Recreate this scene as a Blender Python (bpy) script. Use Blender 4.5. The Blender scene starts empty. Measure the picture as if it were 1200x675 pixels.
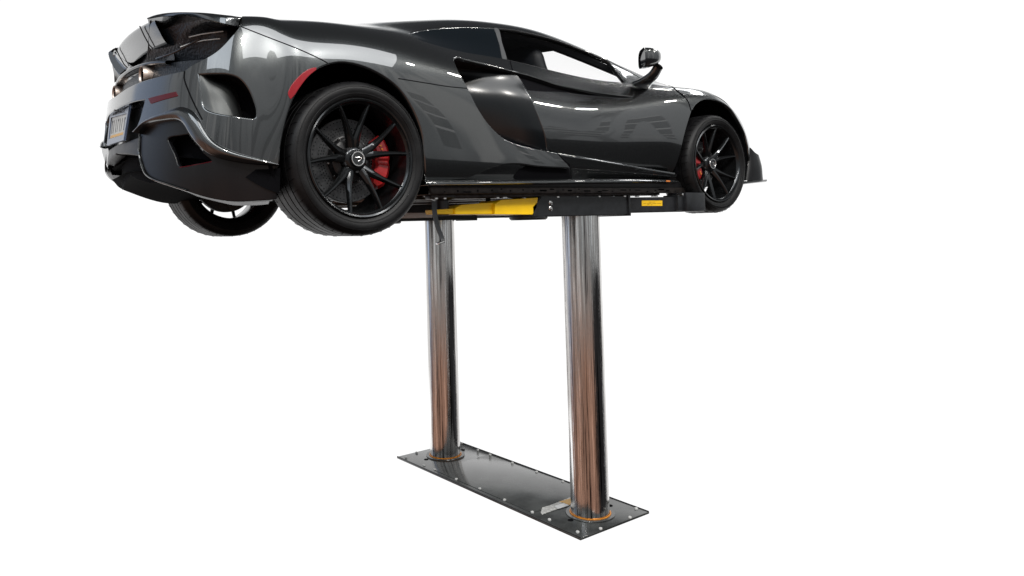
import bpy, bmesh, math, random
import numpy as np
from mathutils import Vector, Matrix
from mathutils.bvhtree import BVHTree
from mathutils.geometry import delaunay_2d_cdt
random.seed(4)
SC = bpy.context.scene
COL = SC.collection
PI = math.pi

# ------------------------------------------------------------------ camera (solved from the wheels, columns and plate)
CAM = np.array([-1.6304, -3.7463, 0.0477])
YAW, PITCH, ROLL = 0.943043, 0.037897, -0.025882
FPX, PPX, PPY = 863.6626, 514.3867, 229.2573
def _axes():
    f = np.array([math.cos(PITCH)*math.cos(YAW), math.cos(PITCH)*math.sin(YAW), math.sin(PITCH)])
    r0 = np.array([math.sin(YAW), -math.cos(YAW), 0.0]); u0 = np.cross(r0, f)
    r = math.cos(ROLL)*r0+math.sin(ROLL)*u0; u = -math.sin(ROLL)*r0+math.cos(ROLL)*u0
    return r, u, f
CR, CU, CF = _axes()
def ray(px, py):
    return CF+CR*(px-PPX)/FPX-CU*(py-PPY)/FPX
def at(px, py, Y=None, X=None, Z=None):
    d = ray(px, py)
    if Y is not None: t = (Y-CAM[1])/d[1]
    elif X is not None: t = (X-CAM[0])/d[0]
    else: t = (Z-CAM[2])/d[2]
    return CAM+t*d
def atp(px, py, x0, k=0.2):
    """point of the ray on the curved rear plane X = x0 + k*Y^2"""
    d = ray(px, py)
    a = k*d[1]**2; b = 2*k*CAM[1]*d[1]-d[0]; c = x0+k*CAM[1]**2-CAM[0]
    disc = max(0.0, b*b-4*a*c); t1 = (-b-math.sqrt(disc))/(2*a); t2 = (-b+math.sqrt(disc))/(2*a)
    t = min([q for q in (t1, t2) if q > 0.5])
    return CAM+t*d

# ------------------------------------------------------------------ materials
def mat(name, base=(.5, .5, .5), rough=.5, metal=0., coat=0., coat_rough=.03, spec=.5, emis=None, estr=0.):
    m = bpy.data.materials.new(name); m.use_nodes = True
    b = m.node_tree.nodes['Principled BSDF']
    b.inputs['Base Color'].default_value = (*base, 1)
    b.inputs['Roughness'].default_value = rough
    b.inputs['Metallic'].default_value = metal
    b.inputs['Coat Weight'].default_value = coat
    b.inputs['Coat Roughness'].default_value = coat_rough
    b.inputs['Specular IOR Level'].default_value = spec
    if emis:
        b.inputs['Emission Color'].default_value = (*emis, 1); b.inputs['Emission Strength'].default_value = estr
    return m
def nd(m, typ, **kw):
    n = m.node_tree.nodes.new(typ)
    for k, v in kw.items(): setattr(n, k, v)
    return n
def lk(m, a, b): m.node_tree.links.new(a, b)
def noise_vary(m, scale, base, amt=.35, rough=None, ramt=.15, stretch=(1, 1, 1), bump=0., detail=5., bscale=None):
    """base colour, roughness and fine relief broken up by noise"""
    t = nd(m, 'ShaderNodeTexCoord'); mp = nd(m, 'ShaderNodeMapping'); mp.inputs['Scale'].default_value = stretch
    lk(m, t.outputs['Object'], mp.inputs['Vector'])
    n = nd(m, 'ShaderNodeTexNoise'); n.inputs['Scale'].default_value = scale; n.inputs['Detail'].default_value = detail
    lk(m, mp.outputs['Vector'], n.inputs['Vector'])
    b = m.node_tree.nodes['Principled BSDF']
    r = nd(m, 'ShaderNodeValToRGB')
    r.color_ramp.elements[0].position = .3; r.color_ramp.elements[1].position = .7
    r.color_ramp.elements[0].color = (*[c*(1-amt) for c in base], 1)
    r.color_ramp.elements[1].color = (*[c*(1+amt) for c in base], 1)
    lk(m, n.outputs['Fac'], r.inputs['Fac']); lk(m, r.outputs['Color'], b.inputs['Base Color'])
    if rough is not None:
        q = nd(m, 'ShaderNodeMapRange'); q.inputs['To Min'].default_value = max(0.02, rough-ramt); q.inputs['To Max'].default_value = rough+ramt
        lk(m, n.outputs['Fac'], q.inputs['Value']); lk(m, q.outputs['Result'], b.inputs['Roughness'])
    if bump:
        n2 = nd(m, 'ShaderNodeTexNoise'); n2.inputs['Scale'].default_value = bscale or scale*4; n2.inputs['Detail'].default_value = 3
        lk(m, mp.outputs['Vector'], n2.inputs['Vector'])
        bp = nd(m, 'ShaderNodeBump'); bp.inputs['Strength'].default_value = bump; bp.inputs['Distance'].default_value = .002
        lk(m, n2.outputs['Fac'], bp.inputs['Height']); lk(m, bp.outputs['Normal'], b.inputs['Normal'])
    return m

PAINT = mat('metallic_graphite_paint', (.034, .037, .038), .26, .84, 1., .015)
PAINT.node_tree.nodes['Principled BSDF'].inputs['Coat IOR'].default_value = 1.85
def _flake(m):
    t = nd(m, 'ShaderNodeTexCoord'); n = nd(m, 'ShaderNodeTexNoise'); n.inputs['Scale'].default_value = 900; n.inputs['Detail'].default_value = 1
    lk(m, t.outputs['Object'], n.inputs['Vector'])
    bp = nd(m, 'ShaderNodeBump'); bp.inputs['Strength'].default_value = .10; bp.inputs['Distance'].default_value = .0006
    lk(m, n.outputs['Fac'], bp.inputs['Height'])
    lk(m, bp.outputs['Normal'], m.node_tree.nodes['Principled BSDF'].inputs['Normal'])
_flake(PAINT)
CARBON = mat('gloss_black_carbon', (.008, .009, .010), .22, 0., .6, .04)
BLADEM = mat('gloss_black_blade', (.004, .005, .006), .22, 0, .0, .05, .45)
SATINP = mat('satin_graphite_paint', (.05, .053, .053), .42, .6)
UNDERM = noise_vary(mat('dark_metal_underbody', (.045, .040, .038), .38, .6), 22, (.05, .043, .040), .6, .38, .15, bump=.3, bscale=90)
CORNERM = mat('dark_satin_corner', (.005, .005, .006), .34, 0, .10, .10, .3)
SATIN = noise_vary(mat('satin_black_trim', (.010, .010, .011), .42), 30, (.010, .010, .011), .4, .42, .08)
def _plainblack(name, base, rough, spec):
    return mat(name, base, rough, 0, 0, .03, spec)
CAVITY = _plainblack('unlit_black_plastic', (.004, .004, .005), .85, .05)
MESHM = mat('black_grille_mesh', (.006, .008, .011), .38)
def _grille(m):
    t = nd(m, 'ShaderNodeTexCoord'); v = nd(m, 'ShaderNodeTexVoronoi'); v.inputs['Scale'].default_value = 90
    lk(m, t.outputs['Object'], v.inputs['Vector'])
    bp = nd(m, 'ShaderNodeBump'); bp.inputs['Strength'].default_value = .5; bp.inputs['Distance'].default_value = .004
    lk(m, v.outputs['Distance'], bp.inputs['Height']); lk(m, bp.outputs['Normal'], m.node_tree.nodes['Principled BSDF'].inputs['Normal'])
_grille(MESHM)
TYRE = noise_vary(mat('tyre_rubber', (.008, .008, .009), .5, 0, 0, .03, .25), 14, (.0055, .0055, .006), .45, .48, .12, bump=.25, bscale=160)
RIM = noise_vary(mat('satin_black_alloy', (.035, .037, .039), .2, .85), 25, (.035, .037, .039), .15, .20, .05)
DISC = noise_vary(mat('carbon_ceramic_disc', (.055, .057, .060), .45, .3), 70, (.055, .057, .060), .35, .45, .1)
RED = noise_vary(mat('red_caliper_paint', (.32, .010, .012), .35, 0, .3), 40, (.32, .010, .012), .2, .35, .05)
REDSIDE = mat('bright_red_lens', (.24, .006, .012), .2, 0, .2)
REDGL = mat('red_lens', (.085, .002, .006), .3, 0, 0, .03, .3)
AMBER = mat('amber_lens', (.65, .20, .03), .2, 0, .5)
TITAN = noise_vary(mat('brushed_titanium', (.62, .53, .47), .45, 1.), 40, (.62, .53, .47), .12, .45, .08, (.2, 1, 1))
TRIMM = mat('brushed_grey_trim', (.16, .165, .17), .3, .6)
BOLTM = mat('pale_zinc_bolt', (.78, .78, .76), .45, .35)
STEEL = noise_vary(mat('bright_steel', (.62, .61, .60), .25, 1.), 60, (.62, .61, .60), .2, .25, .1)
GLASSD = mat('dark_tinted_glass', (.004, .006, .008), .06, 0, 0, .03, .35)
YELLOW = noise_vary(mat('yellow_powder_coat', (1., .62, .001), .42), 12, (1., .62, .001), .06, .42, .06, bump=.05, bscale=300)
LIFTBLK = noise_vary(mat('black_powder_coat', (.010, .011, .013), .38), 20, (.010, .011, .013), .4, .38, .08, bump=.2, bscale=260)
UNDER = noise_vary(mat('floor_bounce_underbody', (.13, .09, .074), .6), 9, (.13, .09, .074), .6, .62, .15, bump=.4, bscale=40)  # brown light bounced off the floor is put into this base colour
UNDER.node_tree.nodes['Principled BSDF'].inputs['Specular IOR Level'].default_value = .0
PADR = mat('rubber_pad', (.006, .006, .006), .8, 0, 0, .03, .2)
BRASS = noise_vary(mat('orange_seal_ring', (.72, .25, .02), .38, .35), 60, (.72, .27, .03), .3, .4, .1)
LABELY = mat('yellow_warning_label', (.85, .52, .01), .4)
LABELW = noise_vary(mat('scuffed_white_label', (.55, .55, .53), .5), 60, (.50, .50, .48), .45, .5, .1)
LABELO = noise_vary(mat('orange_label', (.72, .42, .12), .5), 60, (.72, .42, .12), .2, .5, .1)
INK = mat('printed_ink', (.02, .02, .022), .5)
PLATEM = noise_vary(mat('licence_plate_face', (.50, .50, .47), .4), 25, (.50, .50, .47), .15, .4, .05)
FRAMEM = mat('blue_grey_plate_frame', (.10, .13, .20), .25, .6)
INNER = _plainblack('cabin_lining', (.007, .008, .010), .7, .2)
LEATHER = noise_vary(mat('dark_seat_leather', (.004, .005, .007), .6, 0, 0, .03, .2), 40, (.004, .005, .007), .3, .5, .1)
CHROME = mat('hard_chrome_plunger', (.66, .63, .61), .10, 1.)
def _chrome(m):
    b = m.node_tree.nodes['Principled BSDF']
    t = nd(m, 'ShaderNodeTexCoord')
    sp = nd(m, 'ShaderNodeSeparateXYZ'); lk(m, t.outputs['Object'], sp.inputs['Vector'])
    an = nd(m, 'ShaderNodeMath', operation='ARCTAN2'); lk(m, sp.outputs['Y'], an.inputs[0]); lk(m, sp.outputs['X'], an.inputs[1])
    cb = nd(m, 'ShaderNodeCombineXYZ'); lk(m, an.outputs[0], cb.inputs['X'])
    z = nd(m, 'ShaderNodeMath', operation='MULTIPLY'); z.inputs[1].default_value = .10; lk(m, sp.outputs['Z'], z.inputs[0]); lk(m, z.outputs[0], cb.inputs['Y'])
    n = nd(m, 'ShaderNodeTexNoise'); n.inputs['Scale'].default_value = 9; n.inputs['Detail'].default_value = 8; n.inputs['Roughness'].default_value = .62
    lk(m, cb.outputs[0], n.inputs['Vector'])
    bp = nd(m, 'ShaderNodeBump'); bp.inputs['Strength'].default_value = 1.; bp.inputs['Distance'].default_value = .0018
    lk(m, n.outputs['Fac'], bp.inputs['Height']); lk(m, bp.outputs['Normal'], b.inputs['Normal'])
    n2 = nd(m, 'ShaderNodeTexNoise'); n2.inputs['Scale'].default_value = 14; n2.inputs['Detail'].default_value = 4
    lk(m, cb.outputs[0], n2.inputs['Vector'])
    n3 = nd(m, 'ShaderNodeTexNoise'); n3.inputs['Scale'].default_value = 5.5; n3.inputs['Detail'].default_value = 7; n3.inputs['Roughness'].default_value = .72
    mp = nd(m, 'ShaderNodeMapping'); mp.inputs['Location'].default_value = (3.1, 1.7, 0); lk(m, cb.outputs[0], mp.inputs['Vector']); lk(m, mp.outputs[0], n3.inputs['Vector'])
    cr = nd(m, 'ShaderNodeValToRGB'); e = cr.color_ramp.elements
    e[0].position = .40; e[0].color = (.02, .02, .02, 1); e[1].position = .585; e[1].color = (1., 1., 1., 1)  # dark and white reflection streaks painted into the base colour
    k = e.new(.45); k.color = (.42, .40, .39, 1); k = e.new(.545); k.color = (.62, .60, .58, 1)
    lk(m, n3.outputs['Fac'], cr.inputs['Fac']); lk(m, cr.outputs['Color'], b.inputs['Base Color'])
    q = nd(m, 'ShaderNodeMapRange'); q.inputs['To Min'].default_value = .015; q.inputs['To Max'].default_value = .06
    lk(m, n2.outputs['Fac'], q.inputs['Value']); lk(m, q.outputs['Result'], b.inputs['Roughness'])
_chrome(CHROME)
PLATE = noise_vary(mat('worn_black_steel_plate', (.085, .088, .085), .3), 6, (.062, .065, .064), .5, .14, .09, bump=.10, bscale=30)
def clear_glass():
    m = bpy.data.materials.new('clear_window_glass'); m.use_nodes = True
    nt = m.node_tree; nt.nodes.clear()
    o = nt.nodes.new('ShaderNodeOutputMaterial'); t = nt.nodes.new('ShaderNodeBsdfTransparent'); g = nt.nodes.new('ShaderNodeBsdfGlossy')
    t.inputs['Color'].default_value = (1., 1., 1., 1); g.inputs['Roughness'].default_value = .02
    lw = nt.nodes.new('ShaderNodeLayerWeight'); pw = nt.nodes.new('ShaderNodeMath'); pw.operation = 'POWER'; pw.inputs[1].default_value = 4.; f = nt.nodes.new('ShaderNodeMath'); f.operation = 'MULTIPLY_ADD'; f.inputs[1].default_value = .35; f.inputs[2].default_value = .008
    nt.links.new(lw.outputs['Facing'], pw.inputs[0]); nt.links.new(pw.outputs[0], f.inputs[0])
    x = nt.nodes.new('ShaderNodeMixShader')
    nt.links.new(f.outputs[0], x.inputs[0]); nt.links.new(t.outputs[0], x.inputs[1]); nt.links.new(g.outputs[0], x.inputs[2]); nt.links.new(x.outputs[0], o.inputs['Surface'])
    return m
CLEAR = clear_glass()

# ------------------------------------------------------------------ object helpers
def empty(name, label, cat, loc=(0, 0, 0), group=None):
    o = bpy.data.objects.new(name, None); COL.objects.link(o); o.location = loc
    o['label'] = label; o['category'] = cat
    if group: o['group'] = group
    return o
def link(name, me, m, parent=None, smooth=True):
    o = bpy.data.objects.new(name, me); COL.objects.link(o)
    if m: me.materials.append(m)
    if smooth: me.polygons.foreach_set('use_smooth', [True]*len(me.polygons))
    if parent:
        o.parent = parent
        p = parent; off = Vector((0, 0, 0))
        while p: off += Vector(p.location); p = p.parent
        if off.length > 0: o.location = -off     # geometry is written in scene coordinates
    return o
def pieces(V, F, gap=.004):
    """faces grouped into pieces that stand apart from each other"""
    par = list(range(len(V)))
    def find(i):
        while par[i] != i: par[i] = par[par[i]]; i = par[i]
        return i
    for f in F:
        r = find(f[0])
        for i in f[1:]: par[find(i)] = r
    comp = {}
    for k, f in enumerate(F): comp.setdefault(find(f[0]), []).append(k)
    P = np.array(V); G = []
    for fs in comp.values():
        idx = np.unique([i for k in fs for i in F[k]]); G.append([fs, P[idx].min(0)-gap/2, P[idx].max(0)+gap/2])
    go = True
    while go:
        go = False; out = []
        for g in G:
            for h in out:
                if np.all(g[1] <= h[2]) and np.all(h[1] <= g[2]):
                    h[0] = h[0]+g[0]; h[1] = np.minimum(h[1], g[1]); h[2] = np.maximum(h[2], g[2]); go = True; break
            else: out.append(g)
        G = out
    return [g[0] for g in sorted(G, key=lambda g: g[1][1])]
def bm_obj(name, bm, m, parent=None, smooth=True, angle=35, split=True):
    bmesh.ops.recalc_face_normals(bm, faces=bm.faces)
    bm.verts.index_update()
    V = [tuple(v.co) for v in bm.verts]; F = [[v.index for v in f.verts] for f in bm.faces]; bm.free()
    first = None
    for fs in (pieces(V, F) if split else [range(len(F))]):
        used = {}; nf = [[used.setdefault(i, len(used)) for i in F[k]] for k in fs]
        me = bpy.data.meshes.new(name); me.from_pydata([V[i] for i in used], [], nf); me.update()
        o = link(name, me, m, parent, smooth)
        if smooth and angle is not None: me.set_sharp_from_angle(angle=math.radians(angle))
        first = first or o
    return first
def merge_into(o, bm, m):
    """add a second shape with its own material to an existing mesh"""
    me = o.data; V = [tuple(v.co) for v in me.vertices]; F = [list(p.vertices) for p in me.polygons]; n, k = len(V), len(F)
    bm.verts.index_update()
    V += [tuple(v.co) for v in bm.verts]; F += [[v.index+n for v in f.verts] for f in bm.faces]; bm.free()
    m2 = bpy.data.meshes.new(me.name); m2.from_pydata(V, [], F); m2.materials.append(me.materials[0]); m2.materials.append(m); m2.update()
    for i, p in enumerate(m2.polygons):
        p.use_smooth = True; p.material_index = 1 if i >= k else 0
    m2.set_sharp_from_angle(angle=math.radians(28)); o.data = m2
def box(bm, c, s, rot=None, bev=0.):
    """a bevelled block"""
    r = bmesh.ops.create_cube(bm, size=1)
    vs = r['verts']
    for v in vs: v.co = Vector((v.co.x*s[0], v.co.y*s[1], v.co.z*s[2]))
    if bev:
        es = list({e for v in vs for e in v.link_edges})
        rr = bmesh.ops.bevel(bm, geom=es, offset=bev, segments=2, affect='EDGES', profile=.6)
        vs = list({v for f in rr['faces'] for v in f.verts} | {v for v in vs if v.is_valid})
    for v in vs:
        co = v.co.copy()
        if rot is not None: co = rot @ co
        v.co = co+Vector(c)
    return vs
def lathe(bm, prof, n=96, centre=(0, 0, 0), axis='Y', a0=0., a1=2*PI):
    """profile of (radius, offset along axis)"""
    closed = abs(a1-a0-2*PI) < 1e-6
    m = n if closed else n+1
    rings = []
    for i in range(m):
        a = a0+(a1-a0)*i/n; c, s = math.cos(a), math.sin(a); ring = []
        for r, h in prof:
            if axis == 'Y': p = (centre[0]+r*c, centre[1]+h, centre[2]+r*s)
            elif axis == 'Z': p = (centre[0]+r*c, centre[1]+r*s, centre[2]+h)
            else: p = (centre[0]+h, centre[1]+r*c, centre[2]+r*s)
            ring.append(bm.verts.new(p))
        rings.append(ring)
    for i in range(n):
        A, B = rings[i], rings[(i+1) % m]
        for j in range(len(prof)-1):
            try: bm.faces.new((A[j], A[j+1], B[j+1], B[j]))
            except ValueError: pass
    return rings
def tube(bm, pts, r, n=8, cap=True):
    pts = [Vector(p) for p in pts]; rings = []
    rr = r if isinstance(r, (list, tuple)) else [r]*len(pts)
    up = Vector((0, 0, 1))
    for i, p in enumerate(pts):
        d = (pts[min(i+1, len(pts)-1)]-pts[max(i-1, 0)]).normalized()
        a = d.cross(up)
        if a.length < 1e-4: a = d.cross(Vector((1, 0, 0)))
        a.normalize(); b = d.cross(a)
        rings.append([bm.verts.new(p+(a*math.cos(2*PI*k/n)+b*math.sin(2*PI*k/n))*rr[i]) for k in range(n)])
    for A, B in zip(rings, rings[1:]):
        for k in range(n): bm.faces.new((A[k], A[(k+1) % n], B[(k+1) % n], B[k]))
    if cap: bm.faces.new(rings[0]); bm.faces.new(rings[-1][::-1])
def prism(bm, poly, axis, d0, d1):
    """polygon of 2-D points extruded between two offsets along an axis"""
    def P(p, d):
        return {'Y': (p[0], d, p[1]), 'Z': (p[0], p[1], d), 'X': (d, p[0], p[1])}[axis]
    A = [bm.verts.new(P(p, d0)) for p in poly]; B = [bm.verts.new(P(p, d1)) for p in poly]
    n = len(poly)
    bm.faces.new(A); bm.faces.new(B[::-1])
    for i in range(n): bm.faces.new((A[i], B[i], B[(i+1) % n], A[(i+1) % n]))

def spline(pts, n):
    """smooth curve through points, resampled by length"""
    P = np.array(pts, float)
    if len(P) == 2:
        t = np.linspace(0, 1, n)[:, None]; return P[0]*(1-t)+P[1]*t
    d = np.r_[0, np.cumsum(np.linalg.norm(np.diff(P, axis=0), axis=1)**.5)]
    m = np.zeros_like(P)
    for i in range(len(P)):
        if i == 0: m[i] = (P[1]-P[0])/(d[1]-d[0])
        elif i == len(P)-1: m[i] = (P[-1]-P[-2])/(d[-1]-d[-2])
        else:
            a = (P[i]-P[i-1])/(d[i]-d[i-1]); b = (P[i+1]-P[i])/(d[i+1]-d[i])
            m[i] = (a*(d[i+1]-d[i])+b*(d[i]-d[i-1]))/(d[i+1]-d[i-1])
    out = []
    for i in range(len(P)-1):
        h = d[i+1]-d[i]
        for t in np.linspace(0, 1, 24, endpoint=(i == len(P)-2)):
            out.append((2*t**3-3*t**2+1)*P[i]+(t**3-2*t**2+t)*h*m[i]+(-2*t**3+3*t**2)*P[i+1]+(t**3-t**2)*h*m[i+1])
    out = np.array(out); L = np.r_[0, np.cumsum(np.linalg.norm(np.diff(out, axis=0), axis=1))]
    s = np.linspace(0, L[-1], n)
    return np.stack([np.interp(s, L, out[:, k]) for k in range(out.shape[1])], 1)
def loft(rows, nu=48, nv=None, smooth_v=True):
    """surface through several curves (each a list of 3-D points)"""
    R = np.array([spline(r, nu) for r in rows])
    if nv and smooth_v: R = np.stack([spline(R[:, i], nv) for i in range(nu)], 1)
    return R
def grid_bm(R, bm=None, closed=False, thick=0., mirror=False):
    bm = bm or bmesh.new()
    for sgn in ((1, -1) if mirror else (1,)):
        V = [[bm.verts.new((p[0], p[1]*sgn, p[2])) for p in row] for row in R]
        fs = []
        for A, B in zip(V, V[1:]):
            for i in range(len(A)-1): fs.append(bm.faces.new((A[i], A[i+1], B[i+1], B[i])))
        if thick:
            bmesh.ops.recalc_face_normals(bm, faces=fs)
            bmesh.ops.solidify(bm, geom=fs, thickness=thick)
    return bm

# ------------------------------------------------------------------ the car's skin: a C2 surface through control stations
def side(X, prof): return [(X, y, z) for y, z in prof]
ST = []
zr = [.12, .27, .42, .56, .70, .83, .93]
xo = [.0, -.02, -.018, .0, .012, .035, .07]
yo = [.97, .99, 1., 1., .99, .965, .92]
for (Yr, Xr) in ((0., -.825), (-.25, -.808), (-.47, -.763), (-.635, -.705), (-.755, -.637), (-.84, -.55), (-.898, -.43)):
    f = min(1., max(0., (-Xr-.40)/.40))
    row = [(Xr+xo[k]*(.3+.7*f), Yr*yo[k], zr[k]) for k in range(7)]
    b = row[-1]
    row += [(b[0]+.05, b[1]*.88, .966), (b[0]+.11, b[1]*.70, .984), (b[0]+.18, b[1]*.4, .992), (b[0]+.25, 0, .995)]
    ST.append(row)
ST += [
 side(-.30, [(-.89,.16),(-.922,.30),(-.937,.43),(-.946,.56),(-.944,.70),(-.915,.83),(-.848,.92),(-.74,.966),(-.58,.986),(-.3,.996),(0,1.0)]),
 side(-.12, [(-.90,.18),(-.93,.30),(-.944,.43),(-.953,.56),(-.953,.70),(-.928,.835),(-.855,.935),(-.742,.983),(-.58,1.008),(-.3,1.024),(0,1.03)]),
 side(.10, [(-.90,.20),(-.935,.31),(-.948,.43),(-.954,.56),(-.954,.70),(-.928,.84),(-.85,.945),(-.735,.998),(-.58,1.038),(-.3,1.068),(0,1.078)]),
 side(.34, [(-.90,.22),(-.94,.31),(-.950,.43),(-.952,.56),(-.947,.70),(-.916,.835),(-.825,.95),(-.712,1.02),(-.575,1.083),(-.3,1.122),(0,1.135)]),
 side(.60, [(-.90,.22),(-.94,.31),(-.948,.43),(-.947,.56),(-.936,.70),(-.898,.82),(-.81,.925),(-.708,1.022),(-.588,1.122),(-.32,1.172),(0,1.19)]),
 side(.85, [(-.90,.22),(-.938,.31),(-.944,.42),(-.94,.55),(-.926,.69),(-.882,.81),(-.80,.912),(-.70,1.034),(-.585,1.16),(-.32,1.21),(0,1.228)]),
 side(1.12, [(-.90,.22),(-.935,.31),(-.936,.42),(-.928,.55),(-.912,.68),(-.868,.80),(-.80,.903),(-.695,1.047),(-.58,1.182),(-.33,1.23),(0,1.247)]),
 side(1.42, [(-.90,.22),(-.93,.31),(-.928,.42),(-.92,.55),(-.902,.67),(-.862,.78),(-.80,.884),(-.69,1.035),(-.572,1.182),(-.33,1.235),(0,1.253)]),
 side(1.74, [(-.90,.23),(-.928,.32),(-.925,.42),(-.918,.55),(-.905,.67),(-.87,.775),(-.805,.872),(-.695,1.0),(-.572,1.14),(-.33,1.20),(0,1.222)]),
 side(2.03, [(-.90,.24),(-.93,.33),(-.93,.43),(-.928,.55),(-.918,.68),(-.89,.785),(-.82,.872),(-.715,.965),(-.595,1.07),(-.34,1.135),(0,1.16)]),
 side(2.27, [(-.90,.25),(-.93,.34),(-.938,.44),(-.940,.56),(-.932,.69),(-.908,.80),(-.84,.876),(-.745,.925),(-.63,1.0),(-.35,1.06),(0,1.08)]),
 side(2.48, [(-.90,.26),(-.93,.35),(-.943,.45),(-.950,.57),(-.946,.70),(-.922,.815),(-.857,.883),(-.765,.905),(-.65,.935),(-.35,.97),(0,.98)]),
 side(2.70, [(-.90,.27),(-.93,.36),(-.945,.46),(-.952,.58),(-.950,.70),(-.925,.815),(-.862,.876),(-.77,.892),(-.6,.897),(-.3,.90),(0,.90)]),
 side(2.90, [(-.89,.27),(-.92,.36),(-.934,.46),(-.942,.56),(-.935,.67),(-.908,.765),(-.85,.82),(-.76,.84),(-.59,.85),(-.3,.855),(0,.855)]),
 side(3.06, [(-.86,.27),(-.885,.35),(-.905,.43),(-.912,.52),(-.900,.61),(-.872,.69),(-.815,.74),(-.73,.763),(-.57,.78),(-.29,.79),(0,.79)]),
 side(3.21, [(-.79,.27),(-.81,.33),(-.83,.40),(-.835,.47),(-.822,.54),(-.79,.61),(-.74,.65),(-.66,.675),(-.52,.695),(-.27,.71),(0,.715)]),
 side(3.34, [(-.63,.27),(-.65,.32),(-.66,.37),(-.665,.42),(-.655,.48),(-.63,.53),(-.59,.57),(-.53,.595),(-.42,.615),(-.22,.63),(0,.635)]),
 side(3.43, [(-.38,.27),(-.39,.30),(-.40,.34),(-.40,.38),(-.395,.43),(-.38,.47),(-.36,.505),(-.32,.53),(-.25,.55),(-.13,.56),(0,.565)]),
 side(3.47, [(0,.27),(0,.30),(0,.33),(0,.36),(0,.40),(0,.44),(0,.47),(0,.495),(0,.515),(0,.525),(0,.53)]),
]
NP = 8                                                           # mirrored stations in front of the rear centre line
CT = np.array([[(x, -y, z) for x, y, z in ST[i]] for i in range(NP, 0, -1)]+ST); NS, NV = CT.shape[:2]
def sX(X):                                                       # station index at a given X along the flank
    xs = CT[NP+5:, 3, 0]; return float(np.interp(X, xs, np.arange(NP+5, NS)))
def nat_second(P):
    """second derivatives of the natural cubic spline through P (uniform knots)"""
    n = len(P); A = np.eye(n)*4; A[0] = 0; A[-1] = 0; A[0, 0] = A[-1, -1] = 1
    for i in range(1, n-1): A[i, i-1] = A[i, i+1] = 1
    B = np.zeros_like(P); B[1:-1] = 6*(P[2:]-2*P[1:-1]+P[:-2])
    return np.linalg.solve(A, B.reshape(n, -1)).reshape(P.shape)
def nat_eval(P, M, t):
    t = np.clip(np.asarray(t, float), 0, len(P)-1); i = np.minimum(t.astype(int), len(P)-2); f = (t-i)
    sh = (-1,)+(1,)*(P.ndim-1); f = f.reshape(sh)
    return P[i]*(1-f)+P[i+1]*f+(((1-f)**3-(1-f))*M[i]+(f**3-f)*M[i+1])/6
MS = nat_second(CT)
def skin_many(s, v):
    s = np.asarray(s, float); v = np.asarray(v, float)
    rows = nat_eval(CT, MS, s)                                   # (n, NV, 3)
    out = np.zeros((len(s), 3)); Pt = np.swapaxes(rows, 0, 1); Mv = nat_second(Pt)
    vv = np.clip(v, 0, NV-1); i = np.minimum(vv.astype(int), NV-2); f = (vv-i)[:, None]; k = np.arange(len(s))
    return Pt[i, k]*(1-f)+Pt[i+1, k]*f+(((1-f)**3-(1-f))*Mv[i, k]+(f**3-f)*Mv[i+1, k])/6
def skin_nrm(s, v):
    s = np.asarray(s, float); v = np.asarray(v, float); h = .02
    a = skin_many(s+h, v)-skin_many(s-h, v); b = skin_many(s, v+h)-skin_many(s, v-h)
    n = np.cross(a, b); n /= np.maximum(1e-9, np.linalg.norm(n, axis=1))[:, None]
    return n
DS, DV = 8, 8
_gs = np.linspace(0, NS-1, (NS-1)*DS+1); _gv = np.linspace(0, NV-1, (NV-1)*DV+1)
_G = np.array([skin_many(np.full(len(_gv), s), _gv) for s in _gs])
_tri, _tsv = [], []
nvv = len(_gv)
for a in range(len(_gs)-1):
    for b in range(nvv-1):
        q = (a*nvv+b, (a+1)*nvv+b, (a+1)*nvv+b+1, a*nvv+b+1)
        _tri += [(q[0], q[1], q[2]), (q[0], q[2], q[3])]
_flat = [tuple(p) for p in _G.reshape(-1, 3)]
BV = BVHTree.FromPolygons(_flat, _tri)
def hit(px, py):
    """where a line of sight meets the skin, as (station, row)"""
    d = Vector(ray(px, py)).normalized(); o = Vector(CAM)
    loc, n, fi, dist = BV.ray_cast(o, d)
    k = 0
    while fi is None and k < 40:                                     # just outside the outline: step inwards
        k += 1; loc, n, fi, dist = BV.ray_cast(o, Vector(ray(px+(k*.5 if px < 400 else -k*.5), py)).normalized())
    if fi is None:
        loc, n, fi, dist = BV.find_nearest(Vector(at(px, py, Y=-.85)))
    t = _tri[fi]; P = [np.array(_flat[i]) for i in t]; UV = [np.array((_gs[i//nvv], _gv[i % nvv])) for i in t]
    v0, v1, v2 = P[1]-P[0], P[2]-P[0], np.array(loc)-P[0]
    d00, d01, d11, d20, d21 = v0@v0, v0@v1, v1@v1, v2@v0, v2@v1
    den = d00*d11-d01*d01
    w1 = (d11*d20-d01*d21)/den; w2 = (d00*d21-d01*d20)/den
    return UV[0]*(1-w1-w2)+UV[1]*w1+UV[2]*w2
def H(pts, n=None):
    """curve seen in the photo, laid on the skin"""
    if n: pts = spline(pts, n)
    return [tuple(hit(*p)) for p in pts]
KU, KW = .22, .13
def inpoly(p, poly):
    x, y = p; c = False; n = len(poly); j = n-1
    for i in range(n):
        xi, yi = poly[i]; xj, yj = poly[j]
        if (yi > y) != (yj > y) and x < (xj-xi)*(y-yi)/(yj-yi)+xi: c = not c
        j = i
    return c
def _dense(poly, step):
    P = [np.array(p) for p in poly]; dense = []
    for a, b in zip(P, P[1:]+P[:1]):
        k = max(1, int(np.linalg.norm(b-a)/step)); dense += [a+(b-a)*i/k for i in range(k)]
    out = [dense[0]]
    for p in dense[1:]:
        if np.linalg.norm(p-out[-1]) > step*.15: out.append(p)
    if np.linalg.norm(out[0]-out[-1]) < step*.15: out.pop()
    return np.array(out)
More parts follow.
